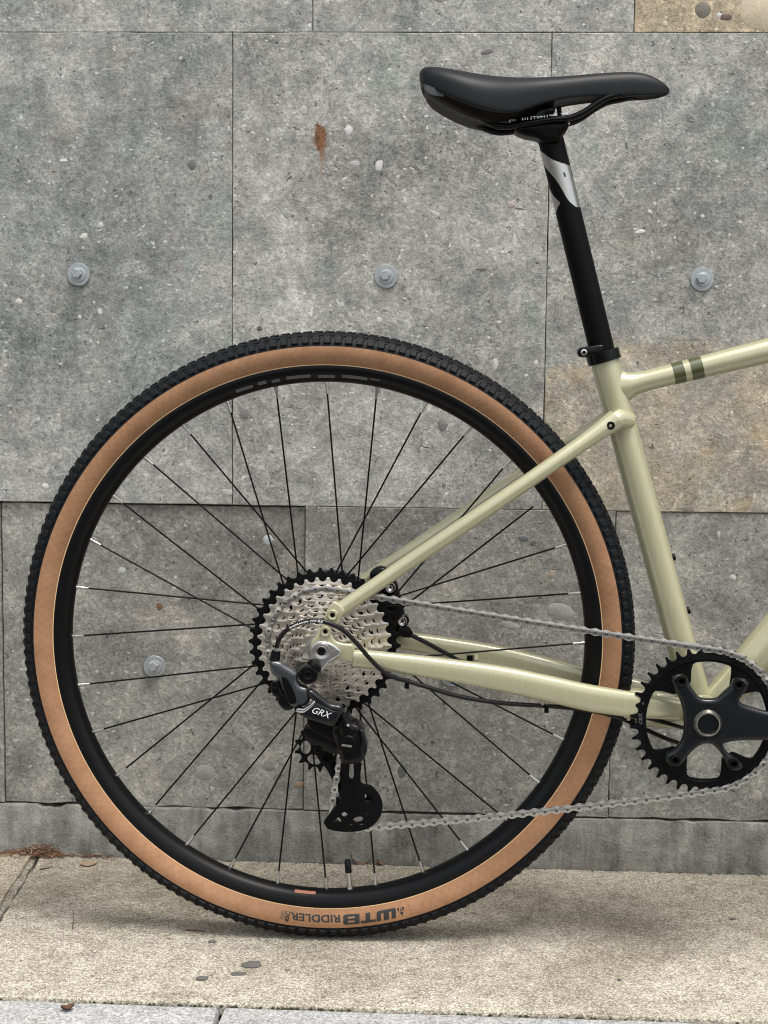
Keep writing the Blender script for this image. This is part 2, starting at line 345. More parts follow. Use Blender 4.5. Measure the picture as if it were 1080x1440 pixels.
def sidewall():
    t = T('tan_sidewall'); uv = t.n('ShaderNodeUVMap').outputs[0]; s = t.n('ShaderNodeSeparateXYZ', {0: uv})
    def band(sg):
        a = t.ma('ADD', t.ma('MULTIPLY', s.outputs[0], 1.0), t.ma('MULTIPLY', s.outputs[1], sg))
        return t.ss(t.ma('ABSOLUTE', t.ma('SUBTRACT', t.ma('FRACT', t.ma('MULTIPLY', a, 95.)), .5)), .415, .5), t.ma('SINE', t.ma('MULTIPLY', a, 5200.))
    b1, f1 = band(.8); b2, f2 = band(-.8)
    p = t.n('ShaderNodeTexCoord').outputs['Object']; n = t.noise(p, 34, 5, .65); nf = t.noise(p, 380, 3, .6)
    c = t.ramp(t.ma('ADD', t.ma('MULTIPLY', n, .7), t.ma('MULTIPLY', nf, .3)), [(.3, (.25, .126, .064)), (.7, (.385, .215, .117))])
    c = t.mix(t.ma('MULTIPLY', t.ma('MAXIMUM', b1, b2), .36), c, (.20, .085, .035))
    c = t.mix(t.ma('MULTIPLY', t.ma('ADD', t.ma('MULTIPLY', f1, f2), 1.0), .05), c, (.32, .15, .06))
    t.set(Base_Color=c, Roughness=.72, Specular_IOR_Level=.3, Normal=t.bump(t.ma('MULTIPLY', f1, f2), .12, .0005)); return t.m
M['tan'] = sidewall()
def cogmat():
    t = T('nickel_sprocket'); v = t.n('ShaderNodeNewGeometry').outputs['Position']; n = t.noise(v, 210, 3, .55, .8); n2 = t.noise(v, 900, 2)
    t.set(Base_Color=t.mix(n, (.64, .58, .49), (.78, .71, .62)), Metallic=1.0, Roughness=t.ma('ADD', t.ma('MULTIPLY', n2, .14), .24), Normal=t.bump(n, .10, .0022)); return t.m
M['cog'] = cogmat()

# ================================================================== THE SETTING
def sheet(name, z, x0, x1, y0, y1, m, **k):
    return obj(name, MB().add([(x0, y0, z), (x1, y0, z), (x1, y1, z), (x0, y1, z)], [(0, 1, 2, 3)]), m, None, fix=False, **k)
sheet('ground', -.125, -120, 120, -120, 120, M['ground'], kind='structure')

# ---- wall of bolted stone panels
wall = root('stone_wall', (.25, WY, 0), label='grey conglomerate stone panel wall with round bolt washers and a tan stained panel', cat='wall')
obj('backing', MB().box((-7, WY+.024, -.02), (8, WY+.40, 3.2)), M['core'], wall)
_j1 = P(327, 200, WY).x; PW = P(773, 200, WY).x - _j1              # joint position and panel width
_j0 = P(440, 25, WY).x; _j2 = P(428, 900, WY).x
rows = [(ZPL+.002, ZR1, _j2), (ZR1, ZR0, _j1), (ZR0, ZR0+.612, _j0), (ZR0+.612, ZR0+1.224, _j1)]
panels = {}
rp = random.Random(3)
def rough_panel(x0, x1, z0, z1, y, th, ragged=False):
    """slab with a slightly uneven outline and a small arris"""
    n = 14; out = []
    def side(a, b, amp):
        k = n
        for i in range(k):
            t = i/k; q = Vector(a).lerp(Vector(b), t); nn = Vector((b[1]-a[1], a[0]-b[0])).normalized()
            am = amp*(0 if i == 0 else 1); out.append(q + nn*rp.uniform(-am, am))
    side((x0, z0), (x1, z0), .0018 if ragged else .0003); side((x1, z0), (x1, z1), .0004); side((x1, z1), (x0, z1), .0004); side((x0, z1), (x0, z0), .0004)
    mb = plate2d(out, [], th, .0009, 0)
    for v in mb.v: v.y += y+th/2
    return mb
for r, (z0, z1, j) in enumerate(rows):
    for i in range(-4, 5):
        x0 = j+i*PW; x1 = x0+PW; g = .0005
        dy = rp.uniform(-.0012, .0012)
        k = rp.uniform(.93, 1.06); tint = rp.uniform(-.015, .015); colr = (k+tint, k, k-tint)
        if r == 0: k *= .76; colr = (k*1.02, k, k*.97)
        if r == 0 and i == -1: dy = .0042
        if r == 0 and i == 0: dy = -.001
        if r == 2 and i == 1: colr = (1.36, 1.12, .86)
        gt = .0018 if (r == 0 and i <= -1) else .0003
        o = obj('stone_panel', rough_panel(x0+g, x1-g, z0+(.0003 if r else .0006), z1-gt, WY+dy, .022, r == 0), M['stone'], wall, (x0+PW/2, WY, (z0+z1)/2), 30)
        o.color = (*colr, 1)
        if r == 2 and i == 1: o['label'] = 'warm tan panel with large cream and grey pebbles'
        if r == 1 and i == 1: o['label'] = 'panel with a tan tide stain over its lower part'
        panels[(r, i)] = (o, x0, x1, z0, z1, WY+dy)
def panel_at(x, z):
    for k, (o, x0, x1, z0, z1, y) in panels.items():
        if x0 <= x < x1 and z0 <= z < z1: return o, y
    return None, WY
# plinth with an uneven, chipped top edge
mb = MB(); xs = [-1.45+i*.008 for i in range(470)]; top = []
for x in xs:
    chip = max(0, math.sin(x*31)+math.sin(x*173+1)*.7+rp.uniform(-.9, .9)-1.1)*.0020
    if P(55, 1140, WY).x < x < P(90, 1140, WY).x: chip += .004
    top.append(ZPL+.0012-chip-rp.uniform(0, .0009))
yb = WY-.0035; vs = []
for x, z in zip(xs, top): vs += [(x, yb, -.02), (x, yb, z-.0012), (x, yb+.0012, z), (x, yb+.03, z)]
fs = [(i*4+j, i*4+4+j, i*4+5+j, i*4+1+j) for i in range(len(xs)-1) for j in range(3)]
obj('plinth', mb.add(vs, fs), M['plinth'], wall, (.25, WY, 0), 50)
# bolts with washers
def bolt(u, v, seed):
    c = P(u, v, WY); o_, y = panel_at(c.x, c.z); rr = random.Random(seed); c = Vector((c.x, y, c.z))
    a0 = rr.uniform(0, 1)
    mb = MB()
    mb.lathe([(.0086, -.0026), (.0094, -.0030), (.0092, -.0040), (.0084, -.0043)], c+Vector((.0006, 0, -.0004)), 28, cap=True)        # flange
    hx = [(c.x-.0012+.0066*math.cos(a0+q*math.pi/3), c.z+.0012+.0066*math.sin(a0+q*math.pi/3)) for q in range(6)]
    hb = plate2d(hx, [], .0062, .0005, 0)
    for q in hb.v: q.y += y-.0040-.0029
    mb.v, base = mb.v, None
    mb.add(hb.v, hb.f)
    b = obj('panel_bolt', mb, M['galv'], wall, c, 20)
    obj('washer', MB().lathe([(.0085, -.0006), (.0150, 0), (.0152, -.0020), (.0146, -.0030), (.0085, -.0031)], c, 40, cap=False), M['galv'], b, c, 30)
for q, (u, v) in enumerate([(111, 386), (543, 389), (987, 393), (217, 938), (635, 949), (1052, 957), (-330, 382), (1430, 397)]): bolt(u, v, q)
# pebbles and shells showing in the face; one dent drawn as a dark pebble
PB = [(1068, 15, 27, 26, (.62, .52, .38)), (988, 14, 11, 11, (.20, .185, .15)), (1021, 24, 9, 5, (.17, .11, .09)), (1011, 22, 4, 4, (.6, .6, .58)), (935, 34, 4, 4, (.58, .5, .4)),
      (490, 183, 6, 7, (.66, .66, .64)), (270, 232, 6, 8, (.15, .155, .15)), (427, 155, 5, 6, (.46, .45, .42)), (499, 231, 8, 6, (.40, .40, .38)), (403, 300, 5, 8, (.36, .36, .345)),
      (480, 429, 5, 4, (.50, .49, .46)), (534, 450, 4, 4, (.66, .65, .6)), (533, 234, 5, 8, (.62, .62, .62)), (685, 73, 8, 4, (.17, .165, .155)), (118, 332, 6, 4, (.60, .59, .56)),
      (90, 226, 6, 3, (.58, .57, .55)), (142, 316, 4, 4, (.6, .59, .56)), (27, 424, 5, 4, (.58, .57, .54)), (365, 462, 4, 4, (.10, .10, .10)), (900, 326, 7, 3, (.68, .67, .65)),
      (719, 288, 6, 5, (.44, .38, .34)), (64, 683, 5, 4, (.64, .63, .6)), (788, 860, 20, 12, (.30, .295, .27)), (718, 879, 13, 6, (.33, .325, .31)), (736, 757, 8, 5, (.14, .145, .155)),
      (776, 807, 5, 6, (.36, .30, .22)), (376, 760, 8, 7, (.46, .49, .50)), (223, 853, 5, 6, (.17, .105, .055)), (287, 1088, 14, 12, (.30, .29, .265)), (1064, 1121, 8, 9, (.33, .31, .28)),
      (420, 1105, 8, 5, (.30, .22, .15)), (566, 1084, 7, 10, (.12, .125, .12)), (378, 1077, 9, 9, (.24, .24, .225)), (622, 597, 8, 9, (.21, .21, .20)), (697, 512, 4, 8, (.56, .54, .49)),
      (964, 862, 10, 3, (.085, .085, .08)), (1031, 812, 5, 4, (.5, .49, .47)), (170, 803, 6, 5, (.42, .43, .43)), (968, 716, 8, 5, (.22, .20, .16)), (344, 582, 7, 8, (.19, .19, .18)), (320, 693, 8, 5, (.50, .49, .46))]
for (u, v, a, b, colr) in PB:
    c = P(u, v, WY); o_, y = panel_at(c.x, c.z)
    if not o_: continue
    s = px(1, WY); sh = ell((c.x, c.z), a*s, b*s, 14, random.uniform(-.3, .3), .17 if a < 10 else .03 if a > 10.5 else .1)
    mb = plate2d([(q[0], q[1]) for q in cr(sh, 2, True)], [], .004, .0008, 1)
    for q in mb.v: q.y += y+.00175
    o = obj('pebble', mb, M['pebble'], o_, (c.x, y, c.z), 60); o.color = (*colr, 1)

# ---- pavement slabs between the wall and the kerb line, and the grey slabs in front
kA, kB = G(0, 1402.5), G(1080, 1437)
def ky(x): return kA.y+(kB.y-kA.y)*(x-kA.x)/(kB.x-kA.x)
pv = obj('pavement', MB().box((-8, -.165, -.16), (9, WY+.02, -.0165)), M['core'], None, fix=True, kind='structure')
def slab(name, pts, m, z=0.0, th=.014, bev=.002, jit=.0015, seed=1, colr=(1, 1, 1)):
    rr = random.Random(seed); out = []
    for a, b in zip(pts, pts[1:]+pts[:1]):
        a, b = Vector(a), Vector(b); L = (b-a).length; n = max(2, min(60, int(L/.018)))
        for i in range(n):
            q = a.lerp(b, i/n); out.append((q.x+(rr.uniform(-jit, jit) if i else 0), q.y+(rr.uniform(-jit, jit) if i else 0)))
    mb = plate2d(out, [], th, bev, 1)
    mb.v = [Vector((v.x, v.z, -v.y+z-th/2)) for v in mb.v]
    o = obj(name, mb, m, pv, (sum(p[0] for p in pts)/len(pts), sum(p[1] for p in pts)/len(pts), 0), 40); o.color = (*colr, 1); return o
g1, g2 = G(54, 1206), G(4, 1287)                                    # the slanting joint at lower left
dj = (g2.x-g1.x)/(g2.y-g1.y)
def jx(y): return g1.x+(y-g1.y)*dj
yw = WY-.004
xl, xr = -2.6, 2.9
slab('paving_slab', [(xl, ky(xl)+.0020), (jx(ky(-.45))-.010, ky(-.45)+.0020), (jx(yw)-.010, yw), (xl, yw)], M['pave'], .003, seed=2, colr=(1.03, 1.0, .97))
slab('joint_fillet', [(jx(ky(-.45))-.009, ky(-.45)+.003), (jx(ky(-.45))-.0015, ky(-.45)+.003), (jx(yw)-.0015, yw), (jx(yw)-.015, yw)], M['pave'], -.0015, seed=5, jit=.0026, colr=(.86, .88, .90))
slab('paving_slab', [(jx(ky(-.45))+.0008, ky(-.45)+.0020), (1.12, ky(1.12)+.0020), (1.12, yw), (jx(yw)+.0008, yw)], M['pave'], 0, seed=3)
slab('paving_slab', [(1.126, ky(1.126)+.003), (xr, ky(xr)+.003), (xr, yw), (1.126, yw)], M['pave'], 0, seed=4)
k1 = G(312, 1411).x
for i in range(-3, 4):
    x0, x1 = k1+i*.92, k1+(i+1)*.92
    for rw in range(1):
        y0, y1 = -.66, None
        sh = 0 if rw == 0 else (.46 if rw == 1 else .1)
        a, b = x0+.0025+sh, x1-.0025+sh
        slab('kerb_slab' if rw == 0 else 'paving_slab', [(a, y0), (b, y0), (b, ky(b)-.001 if y1 is None else y1), (a, ky(a)-.001 if y1 is None else y1)], M['kerb'], -.001, seed=20+i*5+rw, colr=(1, 1, 1), th=.15 if rw == 0 else .014, bev=.006)

# ================================================================== THE BICYCLE
bike = root('bicycle', (0, 0, 0), label='sage green gravel bicycle with tan sidewall tyre and black saddle standing before the stone wall', cat='bicycle')
WC = Vector((0, 0, .356))
def pol(c, r, a, y): return Vector((c.x+r*math.cos(a), y, c.z+r*math.sin(a)))

# ---- tyre
R0, TA = .334, .0212
def build_tyre(c, parent, detail):
    prof = [(R0+TA*math.cos(R(q)), TA*math.sin(R(q))) for q in range(-76, 77, 8)]
    ty = obj('tyre', MB().lathe(prof, c, 180), M['rubber'], parent, c, 60)
    for sg in (-1, 1):
        ph = [76, 84, 92, 100, 108, 116, 124, 132, 137]
        pr = [(R0+TA*math.cos(R(q)), sg*(TA+.0002)*math.sin(R(q))) for q in ph]
        pr2 = pr[-1:]+[(pr[-1][0]-.0006, pr[-1][1]+sg*.0002), (pr[-1][0]-.0013, pr[-1][1]-sg*.0006)]
        n = 240; sw = MB().lathe(pr, c, n); sw.lathe(pr2, c, n, 1)
        o = obj('sidewall', sw, [M['tan'], M['cream']], ty, c, 60)
        uvl = o.data.uv_layers.new(name='UVMap')
        for pl in o.data.polygons:
            angs = []
            for li in pl.loop_indices:
                q = o.data.vertices[o.data.loops[li].vertex_index].co; angs.append(math.atan2(q.z, q.x))
            mx = max(angs)
            for li, a in zip(pl.loop_indices, angs):
                q = o.data.vertices[o.data.loops[li].vertex_index].co; rr_ = math.hypot(q.x, q.z)
                if mx-a > 3: a += 2*math.pi
                uvl.data[li].uv = (a*.33, (rr_-.317)+(abs(q.y)-.02)*.0)
    return ty
def knob_mesh(wt, wa, h, skew=0.0, top=.72):
    """block standing on z=0 : wt along x (circumference), wa along y (across), height z"""
    b = MB(); x, y = wt/2, wa/2
    lv = [(-x, -y, -.001), (x, -y, -.001), (x, y, -.001), (-x, y, -.001)]
    t1 = [(-x*.9, -y*.92, h*.7), (x*.9, -y*.92, h*.7), (x*.9, y*.92, h*.7), (-x*.9, y*.92, h*.7)]
    t2 = [(-x*top+skew, -y*top, h), (x*top+skew, -y*top, h), (x*top+skew, y*top, h), (-x*top+skew, y*top, h)]
    return b.add(lv+t1+t2, [(0, 1, 5, 4), (1, 2, 6, 5), (2, 3, 7, 6), (3, 0, 4, 7), (4, 5, 9, 8), (5, 6, 10, 9), (6, 7, 11, 10), (7, 4, 8, 11), (8, 9, 10, 11)])
def knob_frame(c, ang, phi, a=TA-.0003):
    """matrix that puts a knob on the tyre at wheel angle ang and profile angle phi (negative = towards the camera)"""
    er = Vector((math.cos(ang), 0, math.sin(ang))); et = Vector((-math.sin(ang), 0, math.cos(ang))); ey = Vector((0, 1, 0))
    nrm = er*math.cos(phi)+ey*math.sin(phi); ac = nrm.cross(et); pos = c+er*(R0+a*math.cos(phi))+ey*(a*math.sin(phi))
    return Matrix(((et.x, ac.x, nrm.x, pos.x), (et.y, ac.y, nrm.y, pos.y), (et.z, ac.z, nrm.z, pos.z), (0, 0, 0, 1)))
NK = 176
def tread_stuff(c):
    s = MB(); rr = random.Random(5)
    for i in range(NK):
        a = 2*math.pi*i/NK; h = math.pi/NK
        for ph, da, wt_, wa_, ht in ((60, 0, .0084, .0070, .0025), (35, h, .0060, .0044, .0016), (-35, h*1.1, .0060, .0044, .0016), (12, .3*h, .0050, .0062, .0016), (-12, 1.3*h, .0050, .0062, .0016), (0, 0, .0040, .004, .0016), (45, 1.2*h, .0030, .003, .0010), (-45, 1.2*h, .0030, .003, .0010)):
            k = knob_mesh(wt_, wa_, ht); k.xf(knob_frame(c, a+da, R(ph))); s.add(k.v, k.f)
    return s
tyre = build_tyre(WC, bike, True)
stuff_o = obj('tread_blocks', tread_stuff(WC), M['rubber'], tyre, WC, 20, fix=False, kind='stuff')
km = None
for i in range(NK):
    a = 2*math.pi*i/NK
    if km is None:
        k0 = obj('tread_knob', knob_mesh(.0084, .0070, .0027), M['rubber'], None, (0, 0, 0), 20); km = k0.data; bpy.data.objects.remove(k0)
    o = bpy.data.objects.new('tread_knob', km); COL.objects.link(o); o.parent = tyre
    Mx = knob_frame(WC, a, R(-60)); o.matrix_local = Matrix.Translation(-WC) @ Mx

# ---- lettering on the near sidewall; letter tops point outwards, reading clockwise
def on_sidewall(mb, a0, rin, sx, sy, parent, m, name, lift=.00035):
    """mb flat in x, y; x runs clockwise from angle a0 (degrees), y runs outwards from radius rin"""
    b = bmesh.new(); vs = [b.verts.new((v.x*sx, v.y*sy, 0)) for v in mb.v]
    for f in mb.f:
        try: b.faces.new([vs[i] for i in f])
        except ValueError: pass
    ys = [v.co.y for v in b.verts]; y0, y1 = min(ys), max(ys); n = max(2, int((y1-y0)/.0012))
    for i in range(1, n):
        bmesh.ops.bisect_plane(b, geom=b.verts[:]+b.edges[:]+b.faces[:], plane_co=(0, y0+(y1-y0)*i/n, 0), plane_no=(0, 1, 0))
    b.verts.index_update(); out = MB(); pts = []
    for v in b.verts:
        r = rin+v.co.y; a = R(a0)-v.co.x/r
        y = -(math.sqrt(max((TA+.0002)**2-(r-R0)**2, 1e-9))+lift); pts.append(pol(WC, r, a, y))
    out.add(pts, [tuple(v.index for v in f.verts) for f in b.faces]); b.free()
    return obj(name, out, m, parent, WC, 80, fix=False)
def flat(outer, holes=()):
    mb = plate2d(outer, holes, 0); mb.v = [Vector((v.x, v.z, 0)) for v in mb.v]; return mb
def big_letters():
    sl_ = .16; o = MB()
    def put(out, holes, dx):
        m = flat([(x+y*sl_+dx, y) for x, y in out], [[(x+y*sl_+dx, y) for x, y in h] for h in holes]); o.add(m.v, m.f)
    put([(.10, 0), (1.32, 0), (1.42, .12), (1.42, 1), (1.10, 1), (1.10, .26), (.90, .26), (.90, 1), (.52, 1), (.52, .26), (.32, .26), (.32, 1), (0, 1), (0, .12)], [], 0)
    put([(.42, 0), (.76, 0), (.76, .74), (1.12, .74), (1.12, 1), (.02, 1), (.02, .74), (.42, .74)], [], 1.46)
    put([(0, 0), (1.05, 0), (1.18, .12), (1.18, .42), (1.08, .5), (1.18, .58), (1.18, .88), (1.05, 1), (0, 1)], [[(.34, .2), (.84, .2), (.84, .4), (.34, .4)], [(.34, .6), (.84, .6), (.84, .8), (.34, .8)]], 2.66)
    return o
on_sidewall(big_letters(), -74.75, .3238, .0163, .0112, tyre, M['ink'], 'lettering')
tx = text2d('RIDDLER', 1, 0, .022)
on_sidewall(tx, -86.35, .3240, .0148, .0112, tyre, M['ink'], 'lettering')
def rot90(mb):
    ys = [v.y for v in mb.v]; xs_ = [v.x for v in mb.v]
    mb.v = [Vector((v.y-min(ys), max(xs_)-v.x, 0)) for v in mb.v]; return mb
on_sidewall(rot90(text2d('45C', 1, 0, .03)), -96.85, .3232, .0072, .0072, tyre, M['ink'], 'lettering')
on_sidewall(rot90(text2d('700', 1, 0, .01)), -97.85, .3232, .0072, .0072, tyre, M['inkgrey'], 'lettering')
lg = MB()
for a in ([(.5, 1), (.25, .55), (.75, .55)], [(.2, .5), (.02, .12), (.38, .02)], [(.8, .5), (.98, .12), (.62, .02)], [(.36, .46), (.64, .46), (.5, .08)]):
    f_ = flat(a); lg.add(f_.v, f_.f)
on_sidewall(lg, -73.0, .3242, .0095, .0105, tyre, M['ink'], 'emblem')
on_sidewall(rot90(text2d('700 x 45', 1)), -71.9, .3245, .0020, .0022, tyre, M['ink'], 'lettering')

# ---- wheel: rim, spokes, nipples, hub, valve
def rim_mb(c):
    h = [(.3178, .0128), (.3180, .0142), (.3168, .0148), (.3125, .0146), (.3070, .0128), (.3030, .0098), (.3000, .0062), (.2985, .0020)]
    pr = [(r, -y) for r, y in h]+[(r, y) for r, y in h[::-1]]+[(.312, .012), (.310, 0), (.312, -.012)]
    return MB().lathe(pr, c, 200, closed=True)
wheel = obj('rear_wheel', rim_mb(WC), M['rim'], bike, WC, 50)
def spoke_geo(k, c=WC):
    th = R(90)-k*2*math.pi/32+R(.4)
    rim_p = pol(c, .2975, th, 0.0)
    sgn = 1 if k % 4 in (0, 1) else -1
    near = (k % 2 == 0)
    fy, fr = (-.0185, .027) if near else (.031, .029)
    off = R(72)                                                      # tangential lacing
    hub_p = pol(c, fr, th-sgn*off, fy+(.0018 if k % 4 in (0, 3) else -.0018))
    d = (hub_p-rim_p).normalized()
    return rim_p, hub_p, d
for k in range(32):
    a, b, d = spoke_geo(k)
    obj('spoke', MB().tube([a+d*.004, b], .00105, 7, cap=False), M['black_steel'], wheel, a, 60)
    obj('nipple', MB().tube([a-d*.0012, a+d*.002, a+d*.0022, a+d*.0125], [.0024, .0024, .0019, .0015], 10), M['alloy'], wheel, a, 50)
hb = MB().lathe([(.010, -.058), (.018, -.056), (.018, -.022), (.0315, -.0205), (.0315, -.0165), (.0185, -.012), (.0155, 0), (.0185, .024), (.0325, .029), (.0325, .0335), (.021, .037), (.021, .05), (.010, .052)], WC, 48, cap=True)
obj('hub', hb, M['black_matte'], wheel, WC)
va = math.atan2(P(490, 1225, 0).z-WC.z, P(490, 1225, 0).x-WC.x)
vs_ = obj('valve_stem', MB().tube([pol(WC, .3, va, 0), pol(WC, .2965, va, 0), pol(WC, .2964, va, 0), pol(WC, .279, va, 0)], [.0045, .0045, .0028, .0028], 14), M['alloy'], wheel, pol(WC, .30, va, 0))
obj('valve_cap', MB().tube([pol(WC, .280, va, 0), pol(WC, .2795, va, 0), pol(WC, .266, va, 0), pol(WC, .264, va, 0)], [.0030, .0042, .0036, .0022], 14), M['black_gloss'], wheel, pol(WC, .28, va, 0))
def on_rim(a0, a1, r0, y0, r1, y1, m, name, n=10):
    """print lying on the near rim wall between two radii"""
    mb = MB(); vs = []; nv = Vector((0, -1, 0))
    for i in range(n+1):
        a = R(a0+(a1-a0)*i/n)
        for r, y in ((r0, y0), (r1, y1)): vs.append(pol(WC, r, a, y-.0004)-Vector((math.cos(a), 0, math.sin(a)))*.00015)
    mb.add(vs, [(2*i, 2*i+1, 2*i+3, 2*i+2) for i in range(n)])
    return obj(name, mb, m, wheel, WC, 80, fix=False)
for a0, a1, q in ((110, 106.2, 0), (105, 103.2, 1), (101.9, 100.2, 0), (98.8, 93.6, 1), (92.0, 88.4, 0), (86.8, 81.5, 1), (81.0, 78.8, 2)):
    r0, y0, r1, y1 = ((.3068, -.0126, .3034, -.0102), (.3078, -.0131, .3042, -.0106), (.3076, -.0130, .3062, -.0121))[q]
    on_rim(a0, a1, r0, y0, r1, y1, M['greyprint'], 'rim_print')
on_rim(-96.6, -91.9, .3029, -.0097, .3003, -.0068, M['orange'], 'rim_sticker')

# ---- disc rotor and calliper on the far side
def ring(c, r, n=64, ph=0): return [Vector((c.x+r*math.cos(2*math.pi*i/n+ph), c.z+r*math.sin(2*math.pi*i/n+ph))) for i in range(n)]
rot_h = []
for i in range(6):
    a = 2*math.pi*i/6; rot_h.append([Vector((WC.x+r*math.cos(a+t), WC.z+r*math.sin(a+t))) for r, t in ((.030, .12), (.062, .16), (.064, .5), (.062, .85), (.030, .75))])
obj('brake_rotor', plate(ring(WC, .0735, 96), rot_h, .056, .0018), M['alloy'], bike, WC)

# ---- cassette
def gear(c, n, tip=.0036, pitch=.0127, ph=0.0, root_=.0039, tw=.0010):
    Rp = pitch/(2*math.sin(math.pi/n)); o = []
    rs = .0042
    for i in range(n):
        a = 2*math.pi*i/n+ph; er = Vector((math.cos(a), math.sin(a))); et = Vector((-er.y, er.x)); cc_ = er*(Rp-root_+rs)
        for q in (-64, -42, -21, 0, 21, 42, 64):
            p = cc_-er*(rs*math.cos(R(q)))+et*(rs*math.sin(R(q))); o.append(Vector((c.x+p.x, c.z+p.y)))
        for dt in (-tw, tw):
            a2 = a+math.pi/n+dt/Rp; o.append(Vector((c.x+(Rp+tip)*math.cos(a2), c.z+(Rp+tip)*math.sin(a2))))
    return o, Rp
TEETH = [11, 13, 15, 17, 19, 21, 24, 28, 32, 37, 42]
CGY = [-.0635+.0039*i for i in range(11)]
cas = obj('cassette', MB().cyl(WC, .0165, -.066, -.022, 40), M['alloy'], bike, WC)
rg = random.Random(11)
for i, n in enumerate(TEETH):
    out, Rp = gear(WC, n, .0025, ph=rg.uniform(0, 1), root_=.0027, tw=.0013); holes = [ring(WC, .0160, 32)]
    inner = gear(WC, TEETH[i-1])[1] if i else .02
    if i >= 5:                                                       # lightening holes beside the teeth of the next smaller cog
        rm = inner-.0002 if i < 9 else Rp-.0085; ni = TEETH[i-1]
        holes = [ring(WC, gear(WC, TEETH[i-1])[1]-.0068 if i < 10 else .016, 48)]
        for q in range(ni):
            if rg.random() < .35: continue
            a = 2*math.pi*(q+.5)/ni+.3*i; s_ = rg.choice((.0013, .0018, .0024))
            holes.append(ell((WC.x+rm*math.cos(a), WC.z+rm*math.sin(a)), s_, s_*1.25, 8, a))
    black = i == 10
    if black:
        holes = [ring(WC, .055, 48)]
    mb = plate(out, holes, CGY[i], .0019 if i < 10 else .0022, .0003, 1)
    o = obj('sprocket', mb, M['black_matte'] if black else M['cog'], cas, (WC.x, CGY[i], WC.z), 30)
    if 1 <= i < 10:
        obj('spacer_shade', MB().lathe([(.016, CGY[i]+.0012), (Rp-.0013, CGY[i]+.0012), (Rp-.0012, CGY[i]+.0018), (.016, CGY[i]+.0026)], WC, 96), M['black_matte'], cas, (WC.x, CGY[i], WC.z), 40)  # spacers oversized and black to stand in for shade between the sprocket teeth
    if black: o['label'] = 'largest black sprocket'
arms = MB()
for q in range(7):
    a = 2*math.pi*q/7
    arms.tube([pol(WC, .03, a, CGY[10]), pol(WC, .06, a+.15, CGY[10])], .003, 6)
obj('sprocket_carrier', arms, M['black_matte'], cas, WC)
obj('lock_ring', MB().lathe([(.008, -.0665), (.0155, -.0665), (.0165, -.0655), (.0165, -.064)], WC, 40), M['alloy'], cas, WC)

# ---- crank, chainring
CC = P(993, 1013, -.047); CC.y = 0
CRY = -.047
BB = Vector((CC.x, 0, CC.z))
def q5(pts, Y): return [P(860+x/4.909, 860+y/4.909, Y) for x, y in pts]
def pr(Y, pts): return [P(u, v, Y) for u, v in pts]
out, RpR = gear(CC, 40, .0042, ph=R(2), root_=.0042)
# inner opening: wide windows with tabs at the four bolts
BA = [R(122.5), R(47), R(232), R(302.6)]
inn = []
for i in range(144):
    a = math.degrees(2*math.pi*i/144); k = 1
    for t0_, t1_ in ((34.5, 64), (108, 147), (215, 250), (288, 317)):
        d = max(t0_-a, a-t1_); q = min(max((d+7)/12, 0), 1); k = min(k, q*q*(3-2*q))
    a = R(a)
    r = .046+(.0672-.046)*k; inn.append(Vector((CC.x+r*math.cos(a), CC.z+r*math.sin(a))))
crank = obj('crankset', plate(cr(q5([(408, 470), (428, 436), (480, 428), (516, 446), (532, 490), (568, 545), (606, 588), (660, 600), (722, 594), (762, 560), (824, 505), (836, 470), (872, 455), (922, 466), (947, 496), (930, 535), (893, 585), (880, 612), (912, 640), (1000, 668), (1080, 688), (1330, 735), (1600, 760), (1720, 775), (1775, 830), (1740, 895), (1640, 915), (1350, 895), (1080, 885), (960, 884), (840, 890), (778, 905), (772, 930), (800, 968), (855, 1012), (902, 1050), (892, 1082), (846, 1094), (806, 1076), (784, 1028), (745, 965), (700, 918), (655, 908), (612, 918), (560, 955), (512, 1010), (476, 1052), (440, 1066), (396, 1050), (366, 1012), (382, 975), (430, 950), (480, 885), (498, 800), (496, 720), (478, 630), (448, 560)], -.062), 3, True), [], -.062, .012, .0042, 3), M['anod'], bike, (CC.x, -.06, CC.z), 50)
ringo = obj('chainring', plate(out, [inn], CRY, .0036, .0006, 1), M['black_matte'], crank, (CC.x, CRY, CC.z), 30)
obj('chainring_rim', MB().lathe([(.0690, CRY-.0018), (.0700, CRY-.0027), (.0712, CRY-.0027), (.0716, CRY-.0018)], CC, 120), M['black_matte'], crank, CC)
for (u, v) in ((958.4, 957.8), (1039.2, 962.9), (949.6, 1068.8), (1031.7, 1073.9)):
    c = P(u, v, -.069); c.y = 0
    obj('chainring_bolt', MB().lathe([(.0018, -.0672), (.0030, -.0690), (.0034, -.0708), (.0056, -.0712), (.0062, -.0700), (.0062, -.0660)], c, 20, cap=False).cyl(c, .0029, -.0680, -.0670, 12), M['black_steel'], crank, c)
cap_c = P(995.5, 1018, -.070); cap_c.y = 0
obj('axle_ring', MB().lathe([(.0110, -.066), (.0113, -.0725), (.0120, -.0735), (.0132, -.0735), (.0138, -.0720), (.0150, -.0700), (.0160, -.0668)], cap_c, 48), M['bronze'], crank, cap_c)
obj('axle_bore', MB().lathe([(.0113, -.0728), (.0108, -.060), (.006, -.058), (.0055, -.050), (.001, -.050)], cap_c, 40), M['black_gloss'], crank, cap_c)
tg = text2d('GRX', 1, .25, .02)
